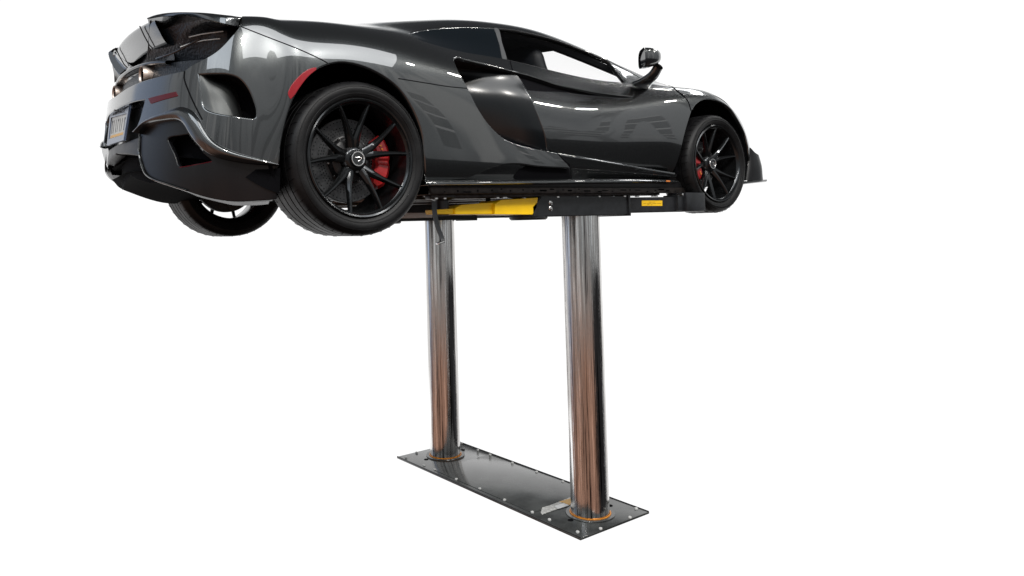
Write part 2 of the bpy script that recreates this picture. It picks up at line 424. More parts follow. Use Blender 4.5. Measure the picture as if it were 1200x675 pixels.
def cdt(poly, step, holes=()):
    """triangulated polygon (with holes) and an even scatter of points inside"""
    loops = [_dense(q, step*(1 if i == 0 else .6)) for i, q in enumerate([poly]+list(holes))]
    E = []; n0 = 0
    for L in loops:
        E += [(n0+i, n0+(i+1) % len(L)) for i in range(len(L))]; n0 += len(L)
    B = np.vstack(loops); inner = []
    x0, y0 = B.min(0); x1, y1 = B.max(0)
    for i in range(int((x1-x0)/step)+2):
        for j in range(int((y1-y0)/step)+2):
            p = np.array((x0+(i+.5*(j % 2))*step, y0+j*step))
            if inpoly(p, loops[0]) and not any(inpoly(p, h) for h in loops[1:]) and np.min(np.hypot(*(B-p).T)) > step*.55: inner.append(p)
    V = [Vector(p) for p in list(B)+inner]
    r = delaunay_2d_cdt(V, E, [], 0, 1e-7)
    uv = np.array([tuple(v) for v in r[0]]); F = []
    for f in r[2]:
        c = uv[list(f)].mean(0)
        if inpoly(c, loops[0]) and not any(inpoly(c, h) for h in loops[1:]): F.append(f)
    return uv, F
def clip_half(sv, s0):
    """keep the side of an outline with station >= s0"""
    out = []; n = len(sv)
    for i in range(n):
        a, b = sv[i], sv[(i+1) % n]
        if a[0] >= s0: out.append(a)
        if (a[0] >= s0) != (b[0] >= s0):
            t = (s0-a[0])/(b[0]-a[0]); out.append((s0, a[1]+t*(b[1]-a[1])))
    return out
def mesh_normals(P, F):
    N = np.zeros_like(P)
    for f in F:
        n = np.cross(P[f[1]]-P[f[0]], P[f[2]]-P[f[0]]); N[f] += n
    return N/np.maximum(1e-12, np.linalg.norm(N, axis=1))[:, None]
def panel(sv, off=0., step=.03, flange=.02, bev=.004, both=True, data=None, holes=(), half=False):
    """a sheet cut out of the skin along a closed outline in (station, row); returns mesh data with true skin normals"""
    if half: sv = clip_half(sv, NP)
    poly = [(s*KU, v*KW) for s, v in sv]
    uv, faces = cdt(poly, step, [[(s*KU, v*KW) for s, v in h] for h in holes])
    s, v = uv[:, 0]/KU, uv[:, 1]/KW
    P = skin_many(s, v); N = skin_nrm(s, v)
    faces = [list(f) for f in faces]
    if callable(off):
        P = P+N*off(P)[:, None]
        M = mesh_normals(P, faces); sg = np.sign((M*N).sum(1)); sg[sg == 0] = 1; N = M*sg[:, None]
    else: P = P+N*off
    # boundary loop
    cnt = {}
    for f in faces:
        for a, b in zip(f, f[1:]+f[:1]): cnt[(a, b)] = cnt.get((a, b), 0)+1
    bd = [(a, b) for (a, b) in cnt if (b, a) not in cnt]
    V = [tuple(p) for p in P]; NN = [tuple(n) for n in N]; F = [list(f) for f in faces]
    f0 = F[0]; fn = np.cross(P[f0[1]]-P[f0[0]], P[f0[2]]-P[f0[0]])
    if fn@N[f0[0]] < 0: F = [f[::-1] for f in F]; bd = [(b, a) for a, b in bd]
    if flange:
        nxt = {a: b for a, b in bd}; prv = {b: a for a, b in bd}
        r1, r2, r3 = {}, {}, {}
        for a in nxt:
            if a not in prv: continue
            t = P[nxt[a]]-P[prv[a]]; o = np.cross(t, N[a]); o /= max(1e-9, np.linalg.norm(o))   # outward, in the surface
            n = N[a]
            for dct, p, q in ((r1, P[a]+o*bev-n*bev, (o+n)/1.414), (r2, P[a]+o*bev*1.3-n*bev*2, o), (r3, P[a]+o*bev*1.3-n*flange, o)):
                dct[a] = len(V); V.append(tuple(p)); NN.append(tuple(q))
        for a, b in bd:
            if a in r1 and b in r1:
                for A, B in ((None, r1), (r1, r2), (r2, r3)):
                    a0, b0 = (a, b) if A is None else (A[a], A[b])
                    F.append([b0, a0, B[a], B[b]])
    if both:
        n0 = len(V)
        V += [(x, -y, z) for x, y, z in V]; NN += [(x, -y, z) for x, y, z in NN]
        F += [[i+n0 for i in f][::-1] for f in F]
    if data is not None:
        k = len(data[0]); data[0].extend(V); data[1].extend(NN); data[2].extend([[i+k for i in f] for f in F])
        return data
    return [list(V), list(NN), F]
def panel_obj(name, data, m, parent):
    first = None
    for fs in pieces(data[0], data[2], -.002):
        used = {}; nf = [[used.setdefault(i, len(used)) for i in data[2][k]] for k in fs]
        me = bpy.data.meshes.new(name); me.from_pydata([data[0][i] for i in used], [], nf); me.update()
        o = link(name, me, m, parent)
        me.normals_split_custom_set_from_vertices([Vector(data[1][i]).normalized() for i in used])
        first = first or o
    return first
def onskin(pts, off=0., n=None):
    sv = np.array(H(pts, n)); return skin_many(sv[:, 0], sv[:, 1])+skin_nrm(sv[:, 0], sv[:, 1])*off
def seam(bm, pts, n=40, r=.0022, off=.0004, both=True):
    P = onskin(pts, off, n); tube(bm, P, r, 6)
    if both: tube(bm, [(p[0], -p[1], p[2]) for p in P], r, 6)

# ------------------------------------------------------------------ THE CAR
car = empty('sports_car', 'dark metallic grey mid-engined sports car raised on the lift', 'car', (1.3, 0, .05))
REAR_ARCH = [(325.6,196),(327,172),(334,138),(344,111),(358,90.7),(375,77),(399,71),(423,75),(446.6,85.6),(467,101),(484,125),(496,155),(499.5,190),(500,211)]
FRONT_ARCH = [(795.5,210),(797,190),(800,166),(805,146),(810,130),(817,120),(827,115),(841,117),(854.6,125),(865,140),(873,156),(877,172)]
BLADE_EDGE = [(653,180.5),(631.6,176.5),(613,172),(594,165.6),(575.6,150),(560,128),(547.6,103),(536.7,83),(531.6,70),(532,66.6),(535.5,65.3)]
BELT = [(477.6,38.5),(490,46),(513,53.6),(544.5,61.3),(570,65.5),(592.5,69.5)]
BAND_OUT = [(158,155),(165,147.5),(175,139),(190,133),(206.7,126.7),(214.7,125.6),(224,129),(232,137),(238.7,149),(246.7,161),(256,169),(273,177),(300,185),(326,192)]
BAND_IN = [(160,156),(169,147),(180,143),(200,140),(209,141),(215,148),(221,158.7),(229,169),(240,178.7),(254.7,185),(276,190),(300,193),(326,194.7)]
BSEAM = [(216.5,83.5),(215.9,92),(221.7,108.6),(228.7,124),(237,140)]
VENT = [(231,85.5),(250,84.6),(265.5,85),(276,87.5),(283,91.5),(289,98),(294.4,106.7),(299,118),(302,129),(301.5,137.5),(299,140),(274,137.5),(250,133.5),(240,129.5),(236,124),(233,105)]
# --- body shell: rear quarters, roof and pillars
sr, vr = hit(281.5, 23)
hdr = sX(1.74)
quarter = (H(REAR_ARCH, 46)+H([(520,210.5),(547.5,208),(573,196.7),(588,192),(609,191),(628.5,193.7),(668,196)], 24)
    + H([(661,188),(655,181.5)])+H(BLADE_EDGE, 50)+H([(545,68),(570,74),(600.5,82)], 12)+H([(597.5,71)])
    + H(BELT[::-1], 26)+H([(486,36),(500,33.8),(513.3,32.4),(550.7,30.9),(583,32.5),(600,34.4),(620,38.2),(640,43),(660,49.3),(680,57),(710.7,69.5),(732,81),(751,91)], 50)
    + [(sX(2.42), 8.3), (sX(2.2), 8.55), (sX(1.9), 8.6), (hdr, 8.65), (hdr, 9.3), (hdr, 10)]
    + [(sr+.6, 10), (sr+.2, 8)] + H([(281.5,23),(282,30),(274.5,40),(265,51),(254,61),(240,69.5),(225.5,76.7),(219,81.5)], 30)
    + H(BSEAM, 24)+H(BAND_OUT[8:], 24))
body = panel(quarter, step=.026, bev=.006, holes=[H(VENT, 60)])
# --- nose: front wings, bonnet and front bumper
seam_f = [(786.5,100.6),(790.5,104),(800,111.5),(806,118.5),(810,130)]
nose = (H(seam_f, 12)+H(FRONT_ARCH[4:], 40)+H([(877.6,180)])+[(sX(3.115), 1.9), (sX(3.13), .6), (NS-1.06, .5), (NS-1.06, 10), (sX(2.52), 10), (sX(2.5), 8.6), (sX(2.44), 7.6)])
body = panel(nose, step=.026, data=body)
body_o = panel_obj('body', body, PAINT, car)
# --- wheel arch liners and the black structure seen through gaps
bm = bmesh.new()
for cx, cz, R, y0 in ((-.03, .40, .395, -.90), (2.66, .455, .40, -.905)):
    for sg in (1, -1):
        lathe(bm, [(R*.985, sg*y0), (R, sg*(y0+.02)), (R, sg*.50), (.05, sg*.50)], 48, (cx, 0, cz), 'Y', -.35, PI+.35)
bm_obj('wheel_arch_liner', bm, CAVITY, car)

# --- doors
def door_off(P):
    x, z = P[:, 0], P[:, 2]
    f = np.clip((2.42-x)/1.0, 0, 1); f = f*f*(3-2*f)
    low = np.clip((.54-z)/.24, 0, 1)**1.6; g = np.clip((2.50-x)/.40, 0, 1); g = g*g*(3-2*g)
    up = np.exp(-((z-.79)/.06)**2)
    return -f*(.012+.012*up)-g*.075*low
CREASE = [(606.5,84.5),(610,88),(614.5,93),(628,122),(640,153),(650,182)]
door_sv = (H(CREASE, 20)+H([(666,187),(700,192),(745,199),(794,206)], 20)+H([(797,190),(800,166),(805,146),(810,130)], 16)[0:]
    + H(seam_f[::-1], 12)[1:]+H([(779,96.5),(766,93.5),(752,92),(742,99),(742,112.7)])+H([(720,111),(700,109.6),(678,107.5),(655,104.8),(637,105),(621,103.5)], 14))
# the slot corner sits on the crease: close there
door_sv = door_sv[0:]
d = panel([p for p in H([(614.5,93),(628,122),(640,153),(650,183.5)], 18)]+door_sv[20:]+H([(618,99)]), off=door_off, step=.026, flange=.03, both=False)
def mirror_data(d): return [[(x, -y, z) for x, y, z in d[0]], [(x, -y, z) for x, y, z in d[1]], [f[::-1] for f in d[2]]]
door_r = panel_obj('door', d, PAINT, car); door_l = panel_obj('door', mirror_data(d), PAINT, car)
rail = H([(601,82.6),(598,71.2),(593,69.9)])+H([(620,76),(640,81.2),(660,86),(680,90.6),(700,94),(734,97.6),(742,99)], 30)[1:]+H([(742,112.5)])+H([(725,111),(700,107.6),(678,103.5),(653,98.4),(637,93),(620,87.5)], 24)
d = panel(rail, step=.024, flange=.035, both=False)
panel_obj('window_sill_rail', d, PAINT, door_r); panel_obj('window_sill_rail', mirror_data(d), PAINT, door_l)
slot = H([(609,83),(625,85),(660,93),(742,106),(742,116),(700,114),(655,110),(625,107),(615,95)])
d = panel(slot, off=-.032, step=.03, flange=0, both=False)
panel_obj('air_slot', d, CAVITY, door_r); panel_obj('air_slot', mirror_data(d), CAVITY, door_l)
# --- the blade: the door skin dives inwards behind the quarter panel's leading edge
r0 = onskin([(607,85),(614.5,93.2),(628,122.2),(640,153.2),(651,184)], 0, 24)
r0 = r0+np.array([0, 1, 0])*(-door_off(r0)+.003)[:, None]
blade_rows = [r0]
for dx, dy in ((-.05, .010), (-.14, .04), (-.26, .10), (-.40, .19), (-.55, .30)):
    q = r0.copy(); q[:, 0] += dx; q[:, 1] += dy; q[:, 2] = q[:, 2]+np.linspace(.05, 0, len(q))*(-dx)*1.1
    blade_rows.append(q)
bl = loft(blade_rows, 40, 40)
for dr, sg in ((door_r, 1), (door_l, -1)):
    b = grid_bm(bl*np.array([1, sg, 1])); bm_obj('side_blade', b, BLADEM, dr, angle=None)
# intake mouth roof, floor and back
bm = bmesh.new()
top = onskin([(531,66),(545,68.5),(570,74.5),(603,84)], -.004, 16); t2 = top+np.array([-.05, .32, -.02])
grid_bm(loft([top, top+np.array([0, .03, -.004]), t2], 16), bm, mirror=True)
bot = onskin([(575.6,151),(594,166.5),(613,173),(631,177.5),(660,183)], -.004, 16); b2 = bot+np.array([-.10, .35, .03])
grid_bm(loft([bot, bot+np.array([0, .04, .002]), b2], 16), bm, mirror=True)
bm_obj('intake_duct', bm, SATIN, car)
# --- sill below the door: shoulder, bevelled edge, undercut
edge_px = [(655,181),(667,183.2),(688,186.2),(710,190),(740,195),(765,199.2),(791,203.4)]
E_ = np.array([at(x, y, Y=-.936) for x, y in edge_px]); E_ = spline(E_, 30)
tap = np.linspace(1, .35, 30)[:, None]
crs = spline([at(x, y, Y=-.918) for x, y in [(668,195.5),(700,198),(740,201.5),(793,206.5)]], 30)
bot = spline([at(x, y, Y=-.865) for x, y in [(669,212),(700,212),(740,212),(795,212)]], 30)
rows = [E_+np.array([0, .085, .018])*tap, E_+np.array([0, .016, .0135])*tap, E_+np.array([0, .008, .010])*tap, E_+np.array([0, .002, .004]), E_, E_+np.array([0, .001, -.006]), crs+np.array([0, -.001, .012]), crs, crs+np.array([0, .008, -.008]), bot, bot+np.array([0, .15, -.004])]
S_ = np.array(rows)
for dr, sg in ((door_r, 1), (door_l, -1)):
    b = grid_bm(S_*np.array([1, sg, 1])); bm_obj('sill', b, PAINT, dr, angle=50)
# side scoop under the quarter panel
d = panel(H([(500,208),(547,203),(573,192),(588,187),(609,186),(640,188),(672,190),(672,214),(500,214)]), off=-.030, step=.03, flange=0)
panel_obj('side_scoop', d, PAINT, car)
d = panel(H([(628.5,190),(619,196),(611,202),(606,211.5),(640,213),(671,213),(670,191)], 40), off=-.027, step=.03, flange=0)
panel_obj('scoop_opening', d, CAVITY, car)
# --- side skirt blade
bm = bmesh.new()
for sg in (1, -1):
    up = spline([at(x, y, Y=-.952) for x, y in [(499,212.8),(560,212.6),(640,211.6),(700,211),(760,211),(796,212.5)]], 40)
    th = np.r_[np.full(30, .013), np.linspace(.013, .006, 10)][:, None]*np.array([0, 0, 1])
    rows = [up+np.array([0, .14, .010]), up+np.array([0, .022, .010]), up+np.array([0, .012, .0065]), up+np.array([0, .002, -.001]), up-th*.5+np.array([0, -.001, 0]), up-th, up-th+np.array([0, .006, -.003]), up-th+np.array([0, .30, -.006])]
    grid_bm(np.array(rows)*np.array([1, sg, 1]), bm)
skirt = bm_obj('side_skirt', bm, PAINT, car, angle=40)
for sg in (1, -1):
    bm = bmesh.new(); p = at(783, 212.3, Y=-.955); box(bm, (p[0], p[1]*sg, p[2]), (.035, .006, .009), bev=.002); bm_obj('amber_reflector', bm, AMBER, skirt)
# --- vent behind the rear wheel
L = onskin([(230.6,85.2),(233,105),(236,124),(240,130)], -.004, 20)
M1 = onskin([(236,87),(243,103),(247,118),(254,134)], -.022, 20)
M2 = onskin([(240,88),(254.5,95),(260,101.6),(266,114.5),(276,138)], -.075, 20)
M3 = onskin([(246,84),(262,95),(268,102),(274,116),(284,140)], -.14, 20)
bm = grid_bm(loft([L, M1, M2, M3], 30, 24), mirror=True); vent_o = bm_obj('rear_vent_scoop', bm, SATINP, car, angle=None)
bm = grid_bm(loft([onskin([(231,82),(262,81),(292,92),(300,112),(306,130)], -.012, 20), onskin([(231,86),(262,87),(286,98),(296,116),(300,134)], -.16, 20)], 20), mirror=True)
grid_bm(loft([onskin([(236,130),(256,136),(280,140),(304,143)], -.012, 20), onskin([(240,126),(256,131),(280,134),(300,136)], -.16, 20)], 20), bm, mirror=True)
bm_obj('vent_duct', bm, SATIN, vent_o, angle=None)
d = panel(H([(226,80),(270,79),(300,92),(312,130),(308,146),(270,143),(232,136)]), off=-.155, flange=0)
panel_obj('vent_opening', d, CAVITY, vent_o)
# --- red side marker on the arch lip
d = panel(H([(340.5,116),(338,110),(341,102),(347,94),(356,85.5),(365,80.6),(371,80),(360.5,89.3),(351,101.5),(345,110.5)], 40), off=.004, step=.012, flange=.008, bev=.002)
panel_obj('side_marker_light', d, REDSIDE, car)
# --- panel gaps
bm = bmesh.new()
seam(bm, [(282,31),(315,44),(350,57.6),(376,69.5),(384,74)])
seam(bm, [(467,92),(476,93.5),(500,97.4),(527,101.6),(547,103.5)])
seam(bm, [(597.8,71.2),(599,76),(600.8,82.4)], 10, .003)
seam(bm, [(655,181.5),(661,188),(668,196),(669,211)], 14, .003)
seam(bm, seam_f, 20, .003)
seam(bm, BSEAM, 24, .003)
bm_obj('panel_gap', bm, CAVITY, car)

# ------------------------------------------------------------------ tail
bump_sv = (H(BSEAM[::-1], 20)+H([(200,87.2),(180,92.2),(165.5,96.5),(150,103.4),(139,110.5),(131.7,116.7),(125.5,124)], 24)+H([(123.6,138)])
    + H([(126,133.5),(136,126.5),(148,120.6),(160,117),(170.5,115.3)], 16)+H([(168,126),(164,140),(158.6,154)])+H(BAND_OUT[:9], 30)[1:])
d = panel(bump_sv, step=.022, half=True)
bumper = panel_obj('rear_bumper', d, PAINT, car)
# shiny rim that sweeps from the diffuser corner down to the wheel arch
a = onskin(BAND_OUT, -.012, 70); b = onskin(BAND_IN, -.030, 70); n = 70
a1 = onskin(BAND_OUT, .004, 70)
mid = [onskin([tuple(np.array(BAND_OUT_i)*(1-t)+np.array(BAND_IN_i)*t) for BAND_OUT_i, BAND_IN_i in zip(spline(BAND_OUT, 14), spline(BAND_IN, 14))], o, 70) for t, o in ((.25, .014), (.55, .012), (.85, .0))]
bm = grid_bm(np.array([a, a1]+mid+[onskin(BAND_IN, -.006, 70), b]), mirror=True); bm_obj('bumper_corner_rim', bm, PAINT, bumper, angle=None)
INTAKE = [(188,162.7),(190.7,158.7),(204,156),(218.7,155.3),(224,162.7),(233,177),(245,188.7),(224,193),(203,196),(196,180)]
corner = H(BAND_IN, 50)+H([(326,234),(300,235),(271,236),(236,231),(193,217),(172,209.5),(164,203.5),(159,191),(156.8,180),(157.5,160)], 40)
d = panel(corner, off=-.028, step=.025, flange=.02, holes=[H(INTAKE, 40)])
diff = panel_obj('diffuser_corner', d, CORNERM, bumper)
d = panel(H([(180,150),(226,148),(255,192),(200,202),(184,180)]), off=-.10, flange=0); panel_obj('corner_intake', d, CAVITY, diff)
d = panel(H([(287,208),(300,198.5),(330,197),(330,228),(318,224)]), off=-.024, flange=0); panel_obj('corner_dark_sheet', d, CAVITY, diff)  # black sheet laid on the corner for the dark of the wheel well
bm = bmesh.new()
for sg in (1, -1):
    P = onskin([(157.5,154.5),(156.8,168),(156.8,181),(159.2,191),(164.2,203.5),(172,209.7),(193,217.3),(214,224)], -.024, 50)*np.array([1, sg, 1]); tube(bm, P, .0045, 8)
bm_obj('diffuser_edge', bm, PAINT, diff)
bm = bmesh.new()
P = onskin([(246,188.6),(224,193),(203,196.3)], -.030, 20)
for sg in (1, -1): tube(bm, P*np.array([1, sg, 1]), .002, 6)
bm_obj('red_trim_line', bm, REDGL, diff)
# diffuser floor lip
lipu = onskin([(176,209.5),(193,215.5),(205,220),(226.7,225.3),(249,230),(266.7,233),(300,233.6),(324,233)], -.03, 40)
lipl = np.array([p+np.array([.10*(1-t)+.02*t, .10, -.022*(1-t)-.010*t]) for p, t in zip(lipu, np.linspace(0, 1, 40))])
bm = grid_bm(np.array([lipu, lipu*.5+lipl*.5+np.array([0, 0, -.006]), lipl, lipl+np.array([.1, .25, -.004])]), mirror=True); bm_obj('diffuser_lip', bm, SATIN, diff, angle=None)
def lift_far(o):
    for c in [o]+list(o.children_recursive):
        ys = [v.co.y for v in c.data.vertices]
        if sum(ys)/len(ys) > .2:
            for v in c.data.vertices:
                if v.co.z < .42: v.co.z = .42+(v.co.z-.42)*.45
for c in list(bumper.children):
    if c.name.startswith('diffuser_corner'): lift_far(c)
# centre of the tail below the bumper
d = panel(H([(118,166),(126,160),(140,150),(157,150),(160,200),(170,216),(150,216),(138,212),(124,203)]), off=-.10, flange=0, half=True); panel_obj('diffuser_panel', d, CAVITY, bumper)
d = panel(H([(121,134),(150,118),(174,110),(168,135),(160,160),(124,175)]), off=-.055, flange=0, half=True); panel_obj('licence_recess', d, CARBON, bumper)
d = panel(H([(125,171),(140,166),(157.5,159.5),(157,181),(140,178),(126,178)]), off=-.03, flange=.05, half=True); panel_obj('diffuser_shelf', d, SATIN, bumper)
d = panel(H([(174.3,115.6),(190,111.6),(206,108),(208.4,112.4),(192,116.6),(177.2,121.4)]), off=.003, step=.012, flange=.01, bev=.002)
panel_obj('rear_fog_lamp', d, REDGL, bumper)
st = [at(x, y, X=-.79) for x, y in [(117.5,167),(121,164.5),(125,168),(127.5,176),(127.8,187),(126,198),(122.5,190),(119.5,179)]]
bm = bmesh.new(); A = [bm.verts.new(tuple(p)) for p in st]; B = [bm.verts.new((p[0]+.03, p[1]+.01, p[2])) for p in st]; n = len(A)
bm.faces.new(A); bm.faces.new(B[::-1])
for i in range(n): bm.faces.new((A[i], B[i], B[(i+1) % n], A[(i+1) % n]))
bmesh.ops.recalc_face_normals(bm, faces=bm.faces); bmesh.ops.bevel(bm, geom=list(bm.edges), offset=.004, segments=2, affect='EDGES')
bm_obj('strake_glint_facet', bm, PAINT, bumper)  # added facet, outlined and turned to give the strake's white reflection
# licence plate with its frame
def quad_grid(c, n, m):
    c = [np.array(p) for p in c]
    return np.array([[(c[0]*(1-u)+c[1]*u)*(1-v)+(c[3]*(1-u)+c[2]*u)*v for u in np.linspace(0, 1, n)] for v in np.linspace(0, 1, m)])
pc = [at(131,131, X=-.785), at(151.8,125.3, X=-.785), at(145.6,163.2, X=-.815), at(127,169, X=-.815)]
PG = quad_grid(pc, 2, 2)
def on_plate(u, v, o=0.): 
    p = (pc[0]*(1-u)+pc[1]*u)*(1-v)+(pc[3]*(1-u)+pc[2]*u)*v
    n = np.cross(pc[1]-pc[0], pc[3]-pc[0]); n /= np.linalg.norm(n)
    if n[0] > 0: n = -n
    return p+n*o
def plate_poly(bm, pts, o, th):
    A = [bm.verts.new(on_plate(u, v, o)) for u, v in pts]; B = [bm.verts.new(on_plate(u, v, o-th)) for u, v in pts]
    bm.faces.new(A); bm.faces.new(B[::-1])
    for i in range(len(A)): bm.faces.new((A[i], B[i], B[(i+1) % len(A)], A[(i+1) % len(A)]))
bm = bmesh.new(); plate_poly(bm, [(0, 0), (1, 0), (1, 1), (0, 1)], 0, .006); lp = bm_obj('licence_plate', bm, PLATEM, bumper)
bm = bmesh.new()
for q in ([(-.03,-.04),(1.03,-.04),(1.03,.20),(-.03,.20)], [(-.03,.87),(1.03,.87),(1.03,1.04),(-.03,1.04)], [(-.03,.20),(.05,.20),(.05,.87),(-.03,.87)], [(.95,.20),(1.03,.20),(1.03,.87),(.95,.87)]): plate_poly(bm, q, .005, .010)
bm_obj('plate_frame', bm, FRAMEM, lp)
bm = bmesh.new()
for i, u in enumerate(np.linspace(.11, .83, 7)):                     # characters too blurred in the photo to read: dark upright strokes
    w = .055
    shape = [((u,.30),(u+w*.4,.30),(u+w*.9,.70),(u+w*.5,.70)), ((u,.30),(u+w*.35,.30),(u+w*.35,.70),(u,.70))][i % 2]
    plate_poly(bm, shape, .0012, .002)
    if i % 3 == 0: plate_poly(bm, ((u,.30),(u+w*1.1,.30),(u+w*1.1,.37),(u,.37)), .0012, .002)
for u in (.16, .26, .34, .44, .55, .64, .76): plate_poly(bm, ((u,.07),(u+.05,.07),(u+.05,.14),(u,.14)), .0062, .002)
bm_obj('plate_characters', bm, INK, lp, split=False)
bm = bmesh.new(); plate_poly(bm, ((.10,.76),(.90,.76),(.90,.84),(.10,.84)), .0012, .002); bm_obj('plate_orange_band', bm, LABELO, lp)

# dark mesh fascia across the tail, set in behind the quarter panels
fas = H([(268,58),(245,74),(225,83),(205,92),(165,104),(128,116),(128,102),(140,88),(160,76),(190,68),(225,64)], 60)
d = panel(fas, off=-.055, step=.03, flange=0, half=True)
fascia = panel_obj('rear_grille', d, MESHM, car)
d = panel(H([(281.5,23),(282,30),(274.5,40),(254,61),(225.5,76.7),(219,81.5),(222,83),(258,63),(280,43),(287,31),(286,23)], 60), off=-.012, step=.02, flange=.04)
panel_obj('grille_surround', d, CARBON, fascia)
bm = bmesh.new()
for pts in ([(172,64.5),(191.7,57.5),(205,50.8),(216,44.5),(226,40)], ):
    P = onskin(pts, -.045, 30)
    for sg in (1, -1): tube(bm, P*np.array([1, sg, 1]), .004, 6)
bm_obj('grille_bar', bm, CARBON, fascia)
# tail lip and shoulders of the wing
wing_top = [(282,20.5),(268,18.3),(253,16.5),(238,15),(224,14.4),(207,14.4),(191,15.6),(180,18),(172.5,21)]
wing_low = [(279.5,31),(268,28.6),(254,25.2),(237,21.2),(219,18.6),(205,18.4),(192,19),(181,20.4),(173,22.5)]
def wx(t): return -.50-.25*t**.75                                     # how far back along the lip
def wline(px, X0=0.): return np.array([at(x, y, X=wx(t)+X0) for (x, y), t in zip(px, np.linspace(0, 1, len(px)))])
A0 = wline(wing_top); B0 = wline(wing_low, -.004)
inn = A0+np.array([.10, .20, -.035])
lipU = [(wing_low[i]) for i in range(len(wing_low))]
bm = grid_bm(loft([inn, A0+np.array([.012, .02, .004]), A0, (A0+B0)/2+np.array([-.003, -.002, 0]), B0], 60, 24), mirror=True)
wing = bm_obj('rear_wing', bm, PAINT, car, angle=None)
r1 = wline([(281.5,31),(262,35),(240,39),(220,45),(195,56),(172,66)], .05); r2 = wline([(287,40),(270,57),(247,72),(216,85),(190,92),(165,98)], .08)
bm = grid_bm(loft([B0+np.array([.012, .01, -.002]), spline(r1, 9), spline(r2, 9)], 60, 24), mirror=True)
bm_obj('wing_underside', bm, MESHM, wing, angle=None)
ua = wline([(173,22.5),(190,19.6),(205,18.8),(219,19),(236,21.6)])
for i_, t in enumerate(np.linspace(1, .52, 5)):
    q = [(173,22.5),(190,19.6),(205,18.8),(219,19),(236,21.6)][i_]; ua[i_] = at(*q, X=wx(t)+.004)
ub = np.array([at(x, y, X=wx(t)+.035) for (x, y), t in zip([(174.5,48),(185,40.5),(199,34),(211,30),(235,22.6)], np.linspace(1, .52, 5))])
bm = grid_bm(loft([ua, (ua+ub)/2+np.array([.008, 0, .0]), ub], 40, 14), mirror=True); bm_obj('wing_lower_skin', bm, PAINT, wing, angle=None)
bm = bmesh.new()
for L_ in ([(212,55),(224,50.6),(240,47.3),(258,45.3)], [(222,43.5),(236,40.2),(250,38.2),(262,36.6)]):
    tt = [(282-x)/110 for x, y in L_]
    P = spline([at(x, y, X=wx(t)+.040) for (x, y), t in zip(L_, tt)], 60)
    for sg in (1, -1):
        tube(bm, P*np.array([1, sg, 1]), .0020, 6)
        for p in P[::2]: bmesh.ops.create_icosphere(bm, subdivisions=1, radius=.0036, matrix=Matrix.Translation(p*np.array([1, sg, 1])))
bm_obj('tail_lamp_strip', bm, BOLTM, fascia)
# centre air brake between the shoulders
tl = [at(174,22.5, X=-.75), at(174.5,34, X=-.75), at(164,33, X=-.755), at(153,41, X=-.757), at(143,49.5, X=-.757), at(137.5,56, X=-.755)]
Yl = .385
def brakerow(x, z, y=Yl, n=25): return np.array([(x+.05*(t*2-1)**2*.5, -y+2*y*t, z+.012*(1-(2*t-1)**2)) for t in np.linspace(0, 1, n)])
zt = float(np.mean([p[2] for p in tl[2:5]]))
bm = grid_bm(loft([brakerow(-.58, zt-.02), brakerow(-.747, zt+.004), brakerow(-.755, zt), brakerow(-.753, zt-.012), brakerow(-.737, zt-.045), brakerow(-.715, zt-.085), brakerow(-.700, zt-.100), brakerow(-.670, zt-.104)], 40, 40))
bm2 = grid_bm(loft([brakerow(-.672, zt-.09, .36), brakerow(-.64, zt-.26, .33)], 40, 8)); bm_obj('tail_panel', bm2, MESHM, wing, angle=None)
bm_obj('air_brake', bm, PAINT, wing, angle=None)
bm = bmesh.new()
for y in (-.24, .24): tube(bm, [(-.758, y, zt+.004), (-.7385, y, zt-.039), (-.7165, y, zt-.079), (-.700, y, zt-.094)], .0028, 6)
bm_obj('panel_gap', bm, CAVITY, wing)
# upright fin at the tail's left end
fin = [at(x, y, Y=.46-.0070*(x-127)) for x, y in [(127,59.5),(126.6,65),(129.5,72),(133.5,79.5),(140,88.5),(146.5,83),(150,72),(146,64),(138.5,60.5),(134,57)]]
bm = bmesh.new()
for sg in (1,):
    A = [bm.verts.new((p[0], p[1]*sg, p[2])) for p in fin]; B = [bm.verts.new((p[0]+.02, (p[1]+.05)*sg, p[2])) for p in fin]; n = len(A)
    bm.faces.new(A); bm.faces.new(B[::-1])
    for i in range(n): bm.faces.new((A[i], B[i], B[(i+1) % n], A[(i+1) % n]))
bmesh.ops.bevel(bm, geom=[e for e in bm.edges], offset=.006, segments=2, affect='EDGES')
bm_obj('wing_fin', bm, PAINT, wing)
# exhaust shroud: ridge with a pale panel and the two pipes
ridge = [at(x, y, X=-.765) for x, y in [(139.6,93.5),(145,87.3),(157.5,76.4),(168,69.8),(176.7,64.6),(182,61.5)]]
yy = [p[1] for p in ridge]; zz = [p[2] for p in ridge]
half = spline(ridge, 30); half = half[half[:, 1] <= .3]
zr0 = float(np.mean(zz))
def shr(x, z, y=.47, n=31): return np.array([(x+.16*(2*t-1)**2*.4, -y+2*y*t, z-.03*abs(2*t-1)**3) for t in np.linspace(0, 1, n)])
bm = grid_bm(loft([shr(-.63, zr0+.012), shr(-.765, zr0+.008), shr(-.777, zr0), shr(-.771, zr0-.008), shr(-.745, zr0-.014), shr(-.72, zr0-.06), shr(-.71, zr0-.15)], 50, 40))
shroud = bm_obj('exhaust_shroud', bm, CARBON, car, angle=None)
bm = grid_bm(loft([shr(-.745, zr0-.02, .16), shr(-.73, zr0-.055, .15), shr(-.726, zr0-.075, .15)], 24, 10)); bm_obj('shroud_panel', bm, PAINT, shroud, angle=None)
bm = grid_bm(loft([shr(-.728, zr0-.075, .12), shr(-.722, zr0-.15, .12)], 24, 10)); bm_obj('shroud_mesh', bm, MESHM, shroud, angle=None)
pz = at(166.6, 88, Y=-.27)
